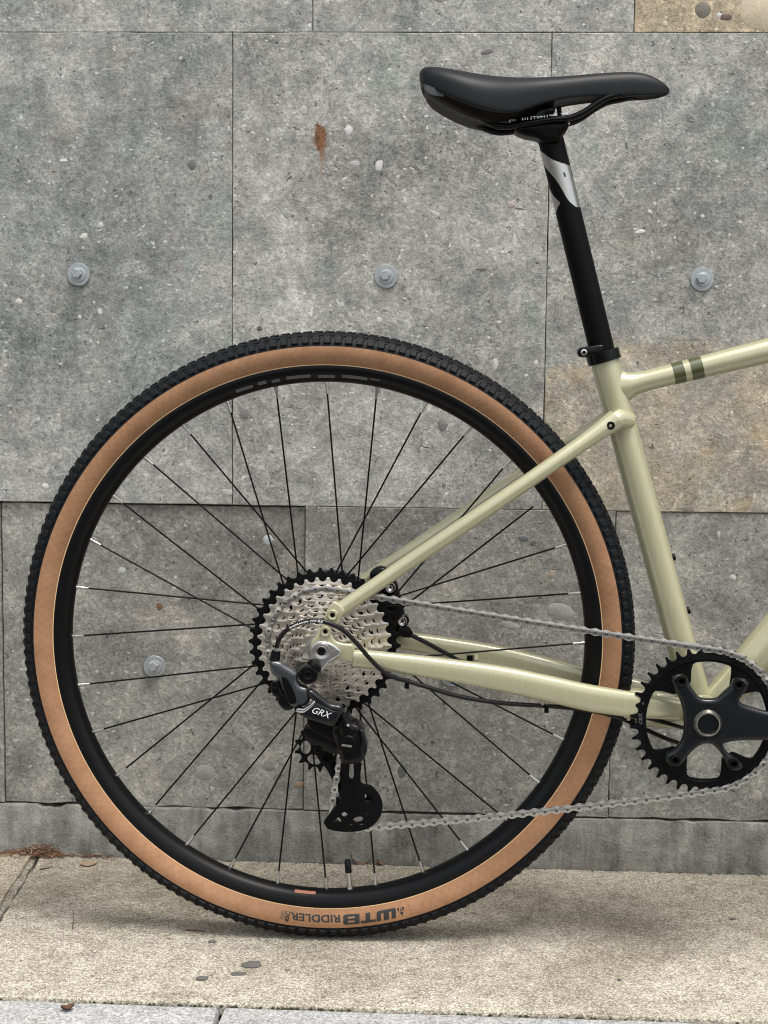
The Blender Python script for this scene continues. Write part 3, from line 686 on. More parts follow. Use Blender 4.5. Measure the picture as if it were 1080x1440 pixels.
def lay(mb, o_px, dirpx, size, Y, name, m, parent, lift=.0004):
    """flat text laid on the plane y = Y : origin pixel, direction pixel vector, letter size in metres"""
    o3 = P(*o_px, Y); e = (P(o_px[0]+dirpx[0]*50, o_px[1]+dirpx[1]*50, Y)-o3).normalized(); up = Vector((-e.z, 0, e.x))
    out_ = MB(); out_.add([o3+e*(v.x*size)+up*(v.y*size)+Vector((0, -lift, 0)) for v in mb.v], mb.f)
    return obj(name, out_, m, parent, o3, 80, fix=False)
lay(tg, (904.5, 1019), (-.10, -1), .0062, CRY-.0018, 'ring_print', M['greyprint'], crank)
lay(text2d('-', 1, 0, .03), (907, 991), (.0, -1), .009, CRY-.0018, 'ring_print', M['greyprint'], crank)
obj('axle', MB().cyl(BB, .012, -.062, .062, 24), M['black_matte'], crank, BB)
la = [Vector((BB.x+x, 0, BB.z+z)) for x, z in ((.02, -.018), (.02, .018), (-.02, .020), (-.10, .018), (-.17, .023), (-.186, .012), (-.182, -.004), (-.16, -.006), (-.09, -.008), (-.02, -.020))]
obj('left_crank_arm', plate(cr(la, 4, True), [], .070, .012, .004, 2), M['anod'], crank, BB+Vector((0, .07, 0)))

# ---- frame
ST0, ST1 = P(849, 503, 0), P(951, 880, 0)
sd = (ST1-ST0).normalized(); STB = ST0+sd*((ST0.z-BB.z)/-sd.z)
fr = MB().tube([ST0, ST0+sd*.02, ST0+sd*.1, STB-sd*.12, STB], [.0160, .0163, .0163, .0166, .0180], 40)
fr.cyl(BB, .0222, -.034, .034, 40, .0015)
frame = obj('frame', fr, M['paint'], bike, BB, 50)
def swell(p, d, r0, r1, L, n=5): pass
# top tube
t0, t1 = P(866, 546, 0), P(1080, 493, 0); td = (t1-t0).normalized(); HT = Vector((.868, 0, 0)); HT.z = t0.z+td.z/td.x*(HT.x-t0.x)
tl = (HT-t0).length
tp = [t0, t0+td*.012, t0+td*.028, t0+td*.055, t1, HT]
obj('top_tube', MB().tube(tp, [.0120, .0119, .0118, .0119, .0141, .0165], 32), M['paint'], frame, t0, 60)
for u0, u1 in ((946, 961.5), (970, 986.5)):
    a = P(u0, 525, 0).x; b = P(u1, 525, 0).x; a = t0+td*((a-t0.x)/td.x); b = t0+td*((b-t0.x)/td.x)
    f_ = lambda p: .0119+(.0141-.0119)*((p-tp[3]).length/(t1-tp[3]).length)+.0002
    obj('stripe', MB().tube([a, b], [f_(a), f_(b)], 40, cap=False), M['olive'], frame, a, 60)
# down tube
D0, D1 = P(1006, 992, 0), P(1100, 877.6, 0); dd = (D1-D0).normalized(); HD = D0+dd*((.905-D0.x)/dd.x)
obj('down_tube', MB().tube([D0, D0+dd*.03, D0+dd*.12, HD-dd*.05, HD], [.0195, .0205, .0212, .0215, .0205], 36), M['paint'], frame, D0, 60)
hta = Vector((math.cos(R(71.5)), 0, -math.sin(R(71.5))))
HB = Vector((.866, 0, HT.z+.035)); HE = HB+hta*max((HT.z+.035-HD.z+.035)/-hta.z, .11)
obj('head_tube', MB().tube([HB, HB+hta*.01, HE-hta*.02, HE], [.0205, .0205, .0245, .0265], 36), M['paint'], frame, HB)
# welds: fillet rings where tubes meet the seat tube
wb = [(.0, .0140, .0190), (.0125, .0140, .0178), (.0150, .0136, .0158), (.018, .0131, .0143), (.022, .0126, .0131), (.028, .0122, .0124), (.034, .0120, .0121)]
obj('weld_fillet', MB().tube([t0+td*q[0] for q in wb], [(q[1], q[2]) for q in wb], 32, cap=False), M['paint'], frame, t0, 80)
# seat stays
def stay(px0, px1, mid, Y0, Y1, sgn, name, rads, sq=None):
    a, b = P(*px0, Y0), P(*px1, Y1); pts = []
    n = 14
    for i in range(n+1):
        t = i/n; p = a.lerp(b, t); p.y = Y0+(Y1-Y0)*t+mid*math.sin(math.pi*t)
        pts.append(Vector((p.x, p.y*sgn, p.z)))
    return pts
SA, SB = P(866, 590, -.026), P(477, 858, -.067)
for sg in (1, -1):
    a = Vector((SA.x, SA.y*sg, SA.z)); b = Vector((SB.x, SB.y*sg, SB.z)); n = 16; pts = []; rd = []
    for i in range(n+1):
        t = i/n; p = a.lerp(b, t); p.y += -sg*.013*math.sin(math.pi*min(t*1.3, 1)); pts.append(p)
        rd.append((.0078+.0012*math.sin(math.pi*t), .0089-.0006*t))
    rd[0] = (.0100, .0120); rd[1] = (.0085, .0098)
    obj('seat_stay', MB().tube(pts, rd, 24), M['paint'], frame, a, 60)
bz = P(862, 590, -.012); bz.y = 0
obj('stay_lug', MB().tube([Vector((SA.x-.006, -.027, SA.z-.004)), Vector((SA.x+.005, -.022, SA.z+.001)), Vector((SA.x+.018, -.013, SA.z-.001))], [(.0088, .0100), (.0098, .0112), (.008, .0095)], 24).tube([Vector((SA.x-.006, .027, SA.z-.004)), Vector((SA.x+.005, .022, SA.z+.001)), Vector((SA.x+.018, .013, SA.z-.001))], [(.0088, .0100), (.0098, .0112), (.008, .0095)], 24).tube([Vector((SA.x, -.020, SA.z)), Vector((SA.x, .020, SA.z))], .0085, 20), M['paint'], frame, bz, 80)
rb = P(859, 598.5, -.038); rb.y = 0
obj('rack_bolt', MB().lathe([(.0001, -.0366), (.0010, -.0368), (.0016, -.0374), (.0022, -.0388), (.0042, -.0388), (.0048, -.0375), (.0048, -.029)], rb, 20), M['black_gloss'], frame, rb)
# chain stays : tall rounded-rectangle section that widens towards the bottom bracket
cs_t = [(497, 914), (530, 915.5), (600, 922.5), (696, 935), (760, 947.5), (822, 961), (870, 969.5), (905, 975), (955, 984)]
cs_b = [(497, 938), (530, 941.5), (600, 952.5), (696, 970), (760, 984), (822, 999), (870, 1006.5), (905, 1010), (955, 1013)]
cs_y = [-.0700, -.0690, -.0665, -.062, -.0575, -.051, -.0440, -.0390, -.030]
for sg in (1, -1):
    pts = []; rd = []
    for (a, b, y) in zip(cr([Vector((*q, 0)) for q in cs_t], 4), cr([Vector((*q, 0)) for q in cs_b], 4), cr([Vector((q, 0, 0)) for q in cs_y], 4)):
        A, B = P(a.x, a.y, y.x), P(b.x, b.y, y.x); c = (A+B)/2; t = len(pts)/32.0
        pts.append(Vector((c.x, c.y*sg+(.0)*sg, c.z))); rd.append((.0070+.0028*math.sin(math.pi*min(1, t*1.1)), (A-B).length/2*.985))
    obj('chain_stay', MB().tube(pts, rd, 32, sq=.72), M['paint'], frame, pts[0], 55)
obj('stay_yoke', MB().tube([Vector((BB.x-.082, -.026, BB.z+.004)), Vector((BB.x-.06, -.022, BB.z+.002)), Vector((BB.x-.015, -.015, BB.z))], [(.010, .0165), (.011, .017), (.011, .019)], 24, sq=.8).tube([Vector((BB.x-.082, .026, BB.z+.004)), Vector((BB.x-.06, .022, BB.z+.002)), Vector((BB.x-.015, .015, BB.z))], [(.010, .0165), (.011, .017), (.011, .019)], 24, sq=.8).tube([Vector((BB.x-.055, -.022, BB.z+.003)), Vector((BB.x-.055, .022, BB.z+.003))], .015, 20), M['paint'], frame, BB, 60)
def q3(pts, Y): return [P(340+x/3.857, 760+y/3.857, Y) for x, y in pts]
do = q3([(478, 352), (500, 330), (530, 345), (560, 385), (532, 425), (518, 455), (482, 462), (486, 505), (510, 545), (560, 560), (606, 570), (606, 655), (560, 652), (500, 645), (450, 660), (400, 650), (372, 610), (372, 560), (400, 520), (432, 470), (446, 440), (452, 400)], -.074)
for sg in (-1, 1):
    obj('dropout', plate(cr(do, 3, True), [], .0725*sg, .0075, .0022, 2), M['paint'], frame, (WC.x, .0725*sg, WC.z), 50)
for (x, y) in ((492, 405), (453, 494)):
    c = P(340+x/3.857, 760+y/3.857, -.079); c.y = 0
    obj('eyelet', MB().lathe([(.0026, -.0745), (.0028, -.0795), (.0050, -.0800), (.0058, -.0790), (.0060, -.0760)], c, 24).cyl(c, .0027, -.0758, -.0750, 12), M['paint'], frame, c)
    obj('eyelet_bore', MB().cyl(c, .0027, -.0782, -.0770, 14), M['black_matte'], frame, c)
obj('bottle_boss', MB(), M['black_steel'], frame) if False else None
for (u, v) in ((948.5, 783), (969, 858)):
    c = P(u, v, 0)
    nv = Vector((-sd.z, 0, sd.x))
    if nv.x < 0: nv = -nv
    obj('bottle_bolt', MB().tube([c-nv*.006, c-nv*.0008, c+nv*.0008, c+nv*.0012], [.0040, .0044, .0040, .0026], 16), M['black_steel'], frame, c)
# seat clamp
obj('seat_clamp', MB().tube([ST0-sd*.0075+Vector((0, 0, 0)), ST0-sd*.0068, ST0+sd*.0042, ST0+sd*.005], [.0182, .0192, .0192, .0182], 40).add(*(lambda m_: (m_.v, m_.f))(plate(cr(pr(-.008, [(811.5, 496), (814, 490), (823, 487.5), (840, 485), (848, 486), (848, 498), (838, 500.5), (823, 502.5), (814.5, 501.5)]), 3, True), [], -.007, .020, .0025, 2))), M['black_gloss'], bike, ST0, 50)
c = P(821.5, 495.5, -.019); c.y = 0
obj('clamp_bolt', MB().lathe([(.0012, -.0170), (.0018, -.0182), (.0022, -.0190), (.0034, -.0188), (.0038, -.0180), (.0038, -.012)], c, 20), M['silver'], [o for o in bike.children if o.name.startswith('seat_clamp')][0], c)

# ---- seatpost
PT = P(775, 198, 0); pd = (ST0-PT).normalized()
post = obj('seatpost', MB().tube([PT-pd*.004, PT, ST0+pd*.08], [.0140, .0143, .0143], 48), M['black_matte'], bike, PT)
def on_post(rowsx, m, name):
    """patch on the near half of the post : rows of (v, left, right) in photo pixels on its front, at real radius"""
    mb = MB(); vs = []; n = 26; rowsx = [tuple(q) for q in cr([Vector(r_) for r_ in rowsx], 3)]; side = Vector((-pd.z, 0, pd.x)); side = side if side.x > 0 else -side
    for v, a, b in rowsx:
        for i in range(n+1):
            u = a+(b-a)*i/n; q = P(u, v, -.012); ax = (q-PT).dot(pd); off = (q-PT).dot(side); off = max(-.01434, min(.01434, off))
            rr_ = .01445; vs.append(PT+pd*ax+side*off*rr_/.01434+Vector((0, -math.sqrt(max(rr_**2-(off*rr_/.01434)**2, 0)), 0)))
    k = len(rowsx); mb.add(vs, [(i*(n+1)+j, i*(n+1)+j+1, (i+1)*(n+1)+j+1, (i+1)*(n+1)+j) for i in range(k-1) for j in range(n)])
    return obj(name, mb, m, post, PT, 80, fix=False)
dec = [(211, 760, 761), (216, 760.5, 766), (222, 762, 773), (227, 764, 782), (232, 766.5, 801), (236, 769, 803), (242, 773, 804), (248, 778, 806), (255, 783, 808), (262, 787.5, 809.5), (270, 792, 811.5), (278, 796.5, 813.5), (285, 802, 815), (291, 810, 816)]
on_post(dec, M['alloy'], 'post_decal')
on_post([(256, 770.3, 771), (266, 772.3, 774.5), (276, 774.6, 779.5), (285, 777, 787.5), (291, 779, 784.5), (299, 781.5, 782.5)], M['alloy'], 'post_decal')
on_post([(242.5, 792, 794), (245, 792, 795), (249, 793.5, 796)], M['ink'], 'post_mark')

# ---- saddle
SAD = [  # u, v of the crown, v of the lower edge of the cover (near side), half width
    (589.5, 106, 108, .022), (591, 98.5, 112.5, .038), (595, 94, 116, .048), (604, 92.2, 120, .056), (620, 93.0, 127, .0625), (640, 96.0, 136, .0675), (660, 99.5, 144, .0690), (680, 102.5, 150.5, .067),
    (700, 104.8, 154.5, .0625), (718, 106, 156, .056), (735, 106.6, 152.5, .049), (752, 106.8, 146, .042), (770, 106.4, 140, .036), (795, 105.3, 135.5, .031), (820, 103.2, 132.5, .027), (845, 101, 131.5, .0245),
    (870, 99.4, 131, .0225), (893, 99.0, 130.5, .0205), (910, 102, 130.5, .0185), (925, 108.5, 130.0, .0155), (935, 116, 129, .0115), (940, 121.5, 128, .007), (942, 124.5, 126.5, .0025)]
vs = []; NS = 14; und = 3
for (u, vt_, ve, hw) in SAD:
    Tt = P(u, vt_, -hw*.45); E_ = P(u, ve, -hw); row = []
    for i in range(NS+1):
        t = i/NS; a = t*math.pi/2
        y = hw*math.sin(a)**.86; z = E_.z+(Tt.z-E_.z)*max(math.cos(a), 0)**.50
        z -= .0022*math.exp(-(y/.010)**2)*(1 if hw > .03 else .4)
        row.append(Vector((Tt.x+(E_.x-Tt.x)*t, y, z)))
    th = (Tt.z-E_.z)
    row.append(Vector((E_.x, hw*.985, E_.z-.0018))); row.append(Vector((E_.x, hw*.93, E_.z-.0028))); row.append(Vector((E_.x, hw*.80, E_.z-.0005+th*.05))); row.append(Vector((E_.x, 0, E_.z+th*.12)))
    full = [Vector((p.x, -p.y, p.z)) for p in row[::-1]]+row[1:]
    vs.append(full[:-1])                                             # first and last (underside middle) coincide
k = len(vs[0]); mb = MB()
mb.add([p for r_ in vs for p in r_], [(i*k+j, i*k+(j+1) % k, (i+1)*k+(j+1) % k, (i+1)*k+j) for i in range(len(vs)-1) for j in range(k)]+[tuple(range(k)), tuple((len(vs)-1)*k+j for j in range(k))])
saddle = obj('saddle', mb, M['saddle'], bike, P(760, 140, 0), 60)
sm = saddle.modifiers.new('smooth', 'SUBSURF'); sm.levels = 1; sm.render_levels = 2
# plastic base under the tail and a flat grey tail insert
BS = [(594, 114, 118, .042), (598, 116, 129, .050), (606, 119, 137.5, .054), (620, 124, 146, .058), (640, 132, 156, .0600), (660, 140, 164.5, .0580), (680, 146, 170.5, .053), (696, 150, 173, .046), (712, 150, 170, .038), (730, 146, 168, .028), (748, 142, 163, .022), (766, 139, 156, .018), (780, 137, 145, .013)]
vs = []
for (u, a, b, hw) in BS:
    A, B = P(u, a, -hw*.95), P(u, b, -hw*.7)
    sec = [(0, A.z), (hw*.96, A.z), (hw, (A.z*2+B.z)/3), (hw*.92, (A.z+2*B.z)/3), (hw*.72, B.z), (hw*.4, B.z+.004), (0, B.z+.006)]
    h = [Vector((A.x+(B.x-A.x)*min(1, (A.z-z)/max(A.z-B.z, 1e-4)), y, z)) for y, z in sec]
    vs.append([Vector((p.x, -p.y, p.z)) for p in h[::-1]]+h[1:-1])
k = len(vs[0]); mb = MB()
mb.add([p for r_ in vs for p in r_], [(i*k+j, i*k+(j+1) % k, (i+1)*k+(j+1) % k, (i+1)*k+j) for i in range(len(vs)-1) for j in range(k)]+[tuple(range(k)), tuple((len(vs)-1)*k+j for j in range(k))])
obj('saddle_base', mb, M['black_matte'], saddle, P(640, 150, 0), 40)
ins = MB(); rowv = []
for u, a, b in ((597, 118, 126), (604, 120.5, 132), (612, 124, 134.5), (620, 129, 135.5), (624, 132, 136)):
    rowv += [P(u, a, -.0585), P(u, b, -.0575)]
obj('saddle_insert', ins.add(rowv, [(2*i, 2*i+1, 2*i+3, 2*i+2) for i in range(4)]), simple('saddle_grey', (.10, .105, .105), .4), saddle, P(610, 128, -.058), 60, fix=False)
for sg in (-1, 1):
    def rp_(u, v, y): q = P(u, v, -.022); return Vector((q.x, y*sg, q.z))
    pts = cr([rp_(640, 150, .040), rp_(668, 163, .034), rp_(692, 175.5, .026), rp_(712, 178, .022), rp_(740, 173.5, .022), rp_(775, 168, .022), rp_(800, 166, .022), rp_(820, 158.5, .022), rp_(840, 145, .021), rp_(858, 135.5, .020), rp_(880, 131, .017), rp_(896, 128, .012)], 5)
    obj('saddle_rail', MB().tube(pts, .0036, 14), M['black_gloss'], saddle, pts[20], 60)
for (u0, u1, v0, hh) in ((716, 717.4, 168.6, 4), (718, 725, 168.3, 1), (734, 736, 165.8, 3.2), (738, 739.2, 165.4, 3), (741, 742.5, 165, 3.6), (746, 747.3, 164.2, 4), (747, 764, 163.4, 1.1), (751, 752, 164.5, 3), (756, 757.5, 163.6, 3), (760, 761.3, 162.8, 3), (765, 766, 162.4, 3), (769, 770, 161.8, 3.2), (772, 778, 161.3, 1), (789, 797, 159.2, 1.1), (797.5, 798.7, 156.5, 4.6)):
    a, b = P(u0, v0, -.0262), P(u1, v0+hh, -.0262)
    obj('rail_print', MB().add([a, Vector((b.x, a.y, a.z)), b, Vector((a.x, a.y, b.z))], [(0, 1, 2, 3)]), M['white'], saddle, a, fix=False)
hx = pr(-.018, [(724, 181.5), (735, 175), (766, 170.5), (797, 171), (799.5, 177), (797, 183), (789, 191.5), (786, 200), (764, 200), (756, 194), (742, 191), (730, 187)])
head = obj('post_head', plate(cr(hx, 3, True), [], 0, .044, .006, 2), M['black_matte'], post, PT, 50)
hu = pr(-.018, [(734, 174), (738, 166), (747, 158.5), (752, 151), (762, 148), (772, 146.5), (778, 149), (781, 154), (779, 158), (771, 164), (769, 172)])
obj('rail_clamp', plate(cr(hu, 3, True), [ell(P(755, 152.5, 0), px(6), px(3), 12, .25)], -.002, .030, .002, 1), M['black_gloss'], post, PT, 50)
for uu in (744, 789):
    a = P(uu, 184, 0); b = P(uu-3, 150, 0)
    obj('clamp_bolt', MB().tube([a, b], .0026, 12), M['black_steel'], post, a)
obj('clamp_bolt', MB().tube([P(797, 175, -.004), P(800, 176.5, -.004)], .004, 14), M['silver'], post, P(797, 175, -.004))

# ---- rear derailleur
def q4(pts, Y): return [P(360+x/4.909, 960+y/4.909, Y) for x, y in pts]
hang = q3([(430, 543), (470, 552), (510, 572), (538, 598), (532, 618), (500, 640), (470, 660), (448, 690), (424, 705), (378, 690), (362, 655), (372, 610), (380, 575), (402, 550)], -.079)
ax = P(340+433/3.857, 760+600/3.857, -.081); ax2 = Vector((ax.x, 0, ax.z))
der = obj('rear_derailleur', plate(cr(hang, 3, True), [ring(ax2, .0050, 20)], -.0795, .0045, .0012, 2), M['silver'], bike, ax, 50)
obj('axle_end', MB().lathe([(.0030, -.0780), (.0032, -.0825), (.0052, -.0828), (.0056, -.0815), (.0088, -.0822), (.0096, -.0815), (.0098, -.079)], ax2, 40), M['alloy'], der, ax2)
obj('axle_bore', MB().cyl(ax2, .0047, -.0838, -.0800, 24).lathe([(.0018, -.0838), (.0024, -.0842), (.0032, -.0838)], ax2, 16), M['black_matte'], der, ax2)
ear = P(340+515/3.857, 760+598/3.857, -.083); ear.y = 0
obj('hanger_screw', MB().cyl(ear, .0017, -.0830, -.0815, 14), M['alloy'], der, ear)
bb_ = P(340+362/3.857, 760+724/3.857, -.088); bb_.y = 0
obj('pivot_bolt', MB().lathe([(.0028, -.0900), (.0032, -.0940), (.0062, -.0950), (.0100, -.0940), (.0112, -.0910), (.0112, -.0800)], bb_, 32).cyl(bb_, .003, -.0925, -.0905, 6), M['black_gloss'], der, bb_)
sl0, sl1 = P(340+400/3.857, 760+672/3.857, -.083), P(340+372/3.857, 760+706/3.857, -.086)
obj('pivot_sleeve', MB().tube([sl0, sl0.lerp(sl1, .45), sl0.lerp(sl1, .5), sl1], [.0085, .0090, .0082, .0088], 24), M['black_matte'], der, sl0)
body = q3([(152, 672), (160, 648), (206, 652), (238, 672), (290, 704), (306, 722), (303, 752), (322, 782), (352, 792), (366, 812), (374, 850), (352, 888), (300, 902), (262, 892), (240, 850), (222, 800), (198, 748), (165, 716)], -.087)
obj('upper_knuckle', plate(cr(body, 3, True), [], -.086, .016, .0052, 3), M['link_grey'], der, sl1, 60)
ins_ = q3([(214, 748), (236, 742), (262, 776), (286, 830), (296, 880), (262, 888), (244, 852), (228, 806)], -.095)
obj('knuckle_inset', plate(cr(ins_, 3, True), [], -.0936, .0022, .0006, 1), M['black_matte'], der, sl1, 60)
blk = q3([(158, 782), (184, 758), (206, 764), (222, 812), (262, 850), (288, 884), (282, 906), (240, 918), (200, 880), (196, 846), (172, 838)], -.083)
obj('limit_block', plate(cr(blk, 2, True), [], -.082, .016, .0025, 1), M['black_gloss'], der, sl1, 50)
for (x, y, r_) in ((182, 786, .0042), (246, 858, .0048), (240, 842, .0020)):
    c = P(340+x/3.857, 760+y/3.857, -.091); c.y = 0
    obj('limit_screw', MB().lathe([(.0012, -.0905), (r_*.55, -.0920), (r_, -.0922), (r_*1.05, -.088)], c, 16), M['black_steel'], der, c)
olink = q4([(356, 66), (368, 44), (402, 54), (462, 98), (522, 142), (570, 150), (600, 168), (592, 210), (560, 268), (545, 300), (520, 300), (440, 274), (352, 246), (300, 218), (276, 200), (288, 176), (334, 172), (372, 152), (398, 128), (372, 104)], -.094)
obj('outer_link', plate(cr(olink, 3, True), [], -.0925, .013, .0042, 3), M['anod'], der, q4([(440, 170)], -.094)[0], 60)
fc = q4([(405, 132), (530, 196), (575, 200), (540, 292), (450, 270), (352, 240), (318, 215), (372, 172)], -.0995)
obj('link_face', plate(fc, [], -.0992, .0012, .0004, 1), M['anod'], der, q4([(440, 200)], -.094)[0], 60)
st_ = q4([(272, 196), (286, 178), (330, 181), (372, 156), (402, 128), (409, 134), (384, 168), (334, 206), (300, 208)], -.1000)
obj('silver_trim', plate(st_, [], -.0996, .0016, .0005, 1), M['silver'], der, st_[0], 60)
lay(text2d('GRX', 1, .35, .004), (436.5, 1001.5), (1, .335), .0102, -.0999, 'lettering', M['white'], der)
il = q4([(352, 250), (420, 250), (560, 300), (600, 330), (580, 420), (480, 380), (380, 320)], -.078)
obj('inner_link', plate(cr(il, 2, True), [], -.075, .014, .003, 1), M['black_matte'], der, il[0], 50)
kn = q4([(522, 310), (556, 262), (600, 196), (628, 206), (660, 262), (712, 286), (738, 318), (752, 390), (766, 442), (754, 500), (722, 546), (660, 556), (596, 546), (578, 500), (556, 420), (530, 360)], -.080)
obj('clutch_body', plate(cr(kn, 3, True), [], -.072, .034, .006, 3), M['black_gloss'], der, kn[0], 60)
cl = P(360+638/4.909, 960+418/4.909, -.092); cl.y = 0
obj('clutch_cap', MB().lathe([(.0001, -.0945), (.0075, -.0943), (.0092, -.0930), (.0098, -.0905), (.0120, -.0900), (.0126, -.0870)], cl, 32), M['black_matte'], der, cl)
a_, b_ = q4([(592, 432), (660, 442)], -.0952)
obj('clutch_lever', MB().tube([a_, b_], .0014, 8), M['greyprint'], der, a_)
c = P(360+628/4.909, 960+330/4.909, -.09); c.y = 0
obj('clutch_boss', MB().cyl(c, .0075, -.0925, -.085, 24, .002), M['black_gloss'], der, c)
for (x, y) in ((630, 530), (690, 350)):
    c = P(360+x/4.909, 960+y/4.909, -.09); c.y = 0
    obj('clutch_screw', MB().lathe([(.0008, -.0895), (.0016, -.0902), (.0026, -.0902), (.0028, -.086)], c, 12), M['black_steel'], der, c)
sh = q4([(716, 330), (740, 336), (762, 420), (768, 470), (744, 520), (720, 470), (728, 400)], -.092)
obj('clutch_fin', plate(cr(sh, 2, True), [], -.0895, .004, .0015, 2), M['anod'], der, sh[0], 60)
JU = P(360+432/4.909, 960+450/4.909, -.032); JL = P(360+685/4.909, 960+850/4.909, -.032); JU.y = JL.y = 0
JY = -.0325
cage = q4([(592, 545), (720, 540), (722, 620), (728, 690), (790, 706), (838, 752), (868, 810), (874, 870), (852, 935), (800, 990), (740, 1018), (680, 1028), (590, 1028), (505, 1012), (480, 985), (468, 958), (500, 915), (556, 850), (580, 800), (588, 740)], JY-.0075)
holes_px = [[(648, 556), (672, 556), (676, 640), (668, 662), (650, 660), (642, 640)],
            [(752, 772), (768, 758), (800, 785), (806, 808), (770, 824), (752, 812)],
            [(592, 900), (612, 892), (636, 908), (612, 924), (596, 920)],
            [(668, 944), (690, 926), (724, 922), (742, 936), (730, 954), (692, 962)],
            [(530, 962), (572, 926), (580, 940), (598, 958), (560, 966)],
            [(760, 898), (792, 892), (786, 906), (762, 908)],
            [(648, 976), (668, 974), (666, 984), (648, 986)], [(716, 974), (742, 970), (738, 980), (716, 982)]]
cg = obj('outer_cage', plate(cr(cage, 3, True), [q4(h, JY-.0075) for h in holes_px], JY-.0075, .0028, .0006, 1), M['black_matte'], der, JL, 50)
icage = q4([(404, 410), (470, 400), (520, 470), (560, 560), (640, 700), (715, 830), (715, 868), (685, 884), (655, 870), (600, 800), (540, 700), (490, 600), (420, 510)], JY+.0075)
obj('inner_cage', plate(cr(icage, 3, True), [ring(Vector((JL.x, 0, JL.z)), .003, 12)], JY+.0075, .0022, .0005, 1), M['black_matte'], der, JL, 50)
def jockey(c, n, hole_a, name='jockey_wheel'):
    out_, rp2 = gear(c, n, .0016, ph=.2, root_=.0045); hs_ = []
    for q in range(5):
        a = 2*math.pi*q/5+hole_a; hs_.append(ell((c.x+rp2*.555*math.cos(a), c.z+rp2*.555*math.sin(a)), .0080, .0058, 16, a+math.pi/2))
    mb_ = plate(out_, hs_, JY, .0024, .0004, 1); mb_.cyl(c, .0062, JY-.0040, JY+.0040, 24)
    return obj(name, mb_, M['black_matte'], der, (c.x, JY, c.z), 40)
jockey(JU, 13, .6); jockey(JL, 13, -.044)
for c in (JU, JL):
    obj('jockey_bolt', MB().lathe([(.0014, -.0098), (.0019, -.0108), (.0034, -.0108), (.0040, -.0098), (.0040, 0)], Vector((c.x, JY, c.z)), 20), M['black_steel'], der, (c.x, JY, c.z))
upc = q4([(330, 330), (352, 300), (420, 290), (520, 320), (580, 400), (590, 470), (556, 492), (470, 470), (400, 430), (350, 400)], JY-.0065)
obj('upper_guide', plate(cr(upc, 3, True), [], JY-.0068, .0025, .0006, 1), M['black_gloss'], der, JU, 50)
tens = q4([(488, 556), (506, 548), (548, 640), (536, 656)], JY+.004)
obj('cage_tab', plate(tens, [], JY+.004, .002), M['black_matte'], der, tens[0])
# barrel and housing
br0, br1 = P(386, 932, -.086), P(388.5, 915, -.086)
obj('cable_barrel', MB().tube([br0, br0.lerp(br1, .2), br0.lerp(br1, .25), br1], [.0050, .0060, .0056, .0050], 16), M['black_matte'], der, br0)
obj('ferrule', MB().tube([br1, P(389, 911, -.086)], .0034, 14), M['silver'], der, br1)
hpts = [(389, 911, -.086), (392, 900, -.087), (401, 888, -.088), (418, 877.5, -.090), (440, 873, -.091), (460, 875.5, -.091), (482, 886, -.089), (502, 905, -.086), (520, 926, -.083), (540, 945, -.080), (560, 954.5, -.076), (575, 958, -.072)]
h3 = cr([P(*q) for q in hpts], 7)
obj('cable_housing', MB().tube(h3, .00255, 12), M['cable'], der, h3[0], 70)
hl_ = [0]
for a, b in zip(h3, h3[1:]): hl_.append(hl_[-1]+(b-a).length)
tp_ = text2d('SHIMANO OT-RS', 1, 0, .03); hw_ = MB(); w_ = max(v.x for v in tp_.v)
for v in tp_.v:
    sarc = hl_[17]+(hl_[33]-hl_[17])*v.x/w_; i = max(q for q in range(len(hl_)-1) if hl_[q] <= sarc)
    a, b = h3[i], h3[i+1]; q = a.lerp(b, (sarc-hl_[i])/(hl_[i+1]-hl_[i])); e = (b-a).normalized(); nu = Vector((-e.z, 0, e.x))
    hh_ = (v.y-.36)*.0031; hw_.v.append(q+nu*hh_+Vector((0, -math.sqrt(.0027**2-min(hh_, .0024)**2)-.0001, 0)))
hw_.f = tp_.f; hw_.m = tp_.m
obj('housing_print', hw_, M['white'], der, h3[20], fix=False)
h4 = cr([P(*q) for q in [(572, 957.5, -.072), (600, 966, -.070), (640, 978, -.066), (680, 985.5, -.062), (720, 990, -.058), (765, 992.5, -.052), (800, 995.5, -.047), (840, 1001, -.042), (872, 1010, -.036), (900, 1022, -.030), (935, 1038, -.022), (970, 1050, -.010)]], 5)
obj('gear_cable', MB().tube(h4, .0025, 10), M['cable'], bike, h4[0], 70)
h5 = cr([P(*q) for q in [(800, 994, -.046), (860, 1000, -.040), (905, 1008, -.034), (950, 1020, -.026), (985, 1030, -.012)]], 5)
obj('brake_hose', MB().tube(h5, .0026, 10), M['cable'], bike, h5[0], 70)
for (u, v, y) in ((572, 952, -.066), (768, 986, -.052), (889, 1008, -.040)):
    a = P(u, v, y)
    obj('cable_guide', MB().tube([a+Vector((-.004, 0, .003)), a+Vector((-.004, -.001, -.004))], .0022, 10).tube([a+Vector((.005, 0, .003)), a+Vector((.005, -.001, -.003))], .0018, 10), M['paint'], frame, a)
    obj('cable_tie', MB().box(a+Vector((-.002, -.0045, -.0125)), a+Vector((.0028, .0035, -.0035))), M['black_gloss'], frame, a)
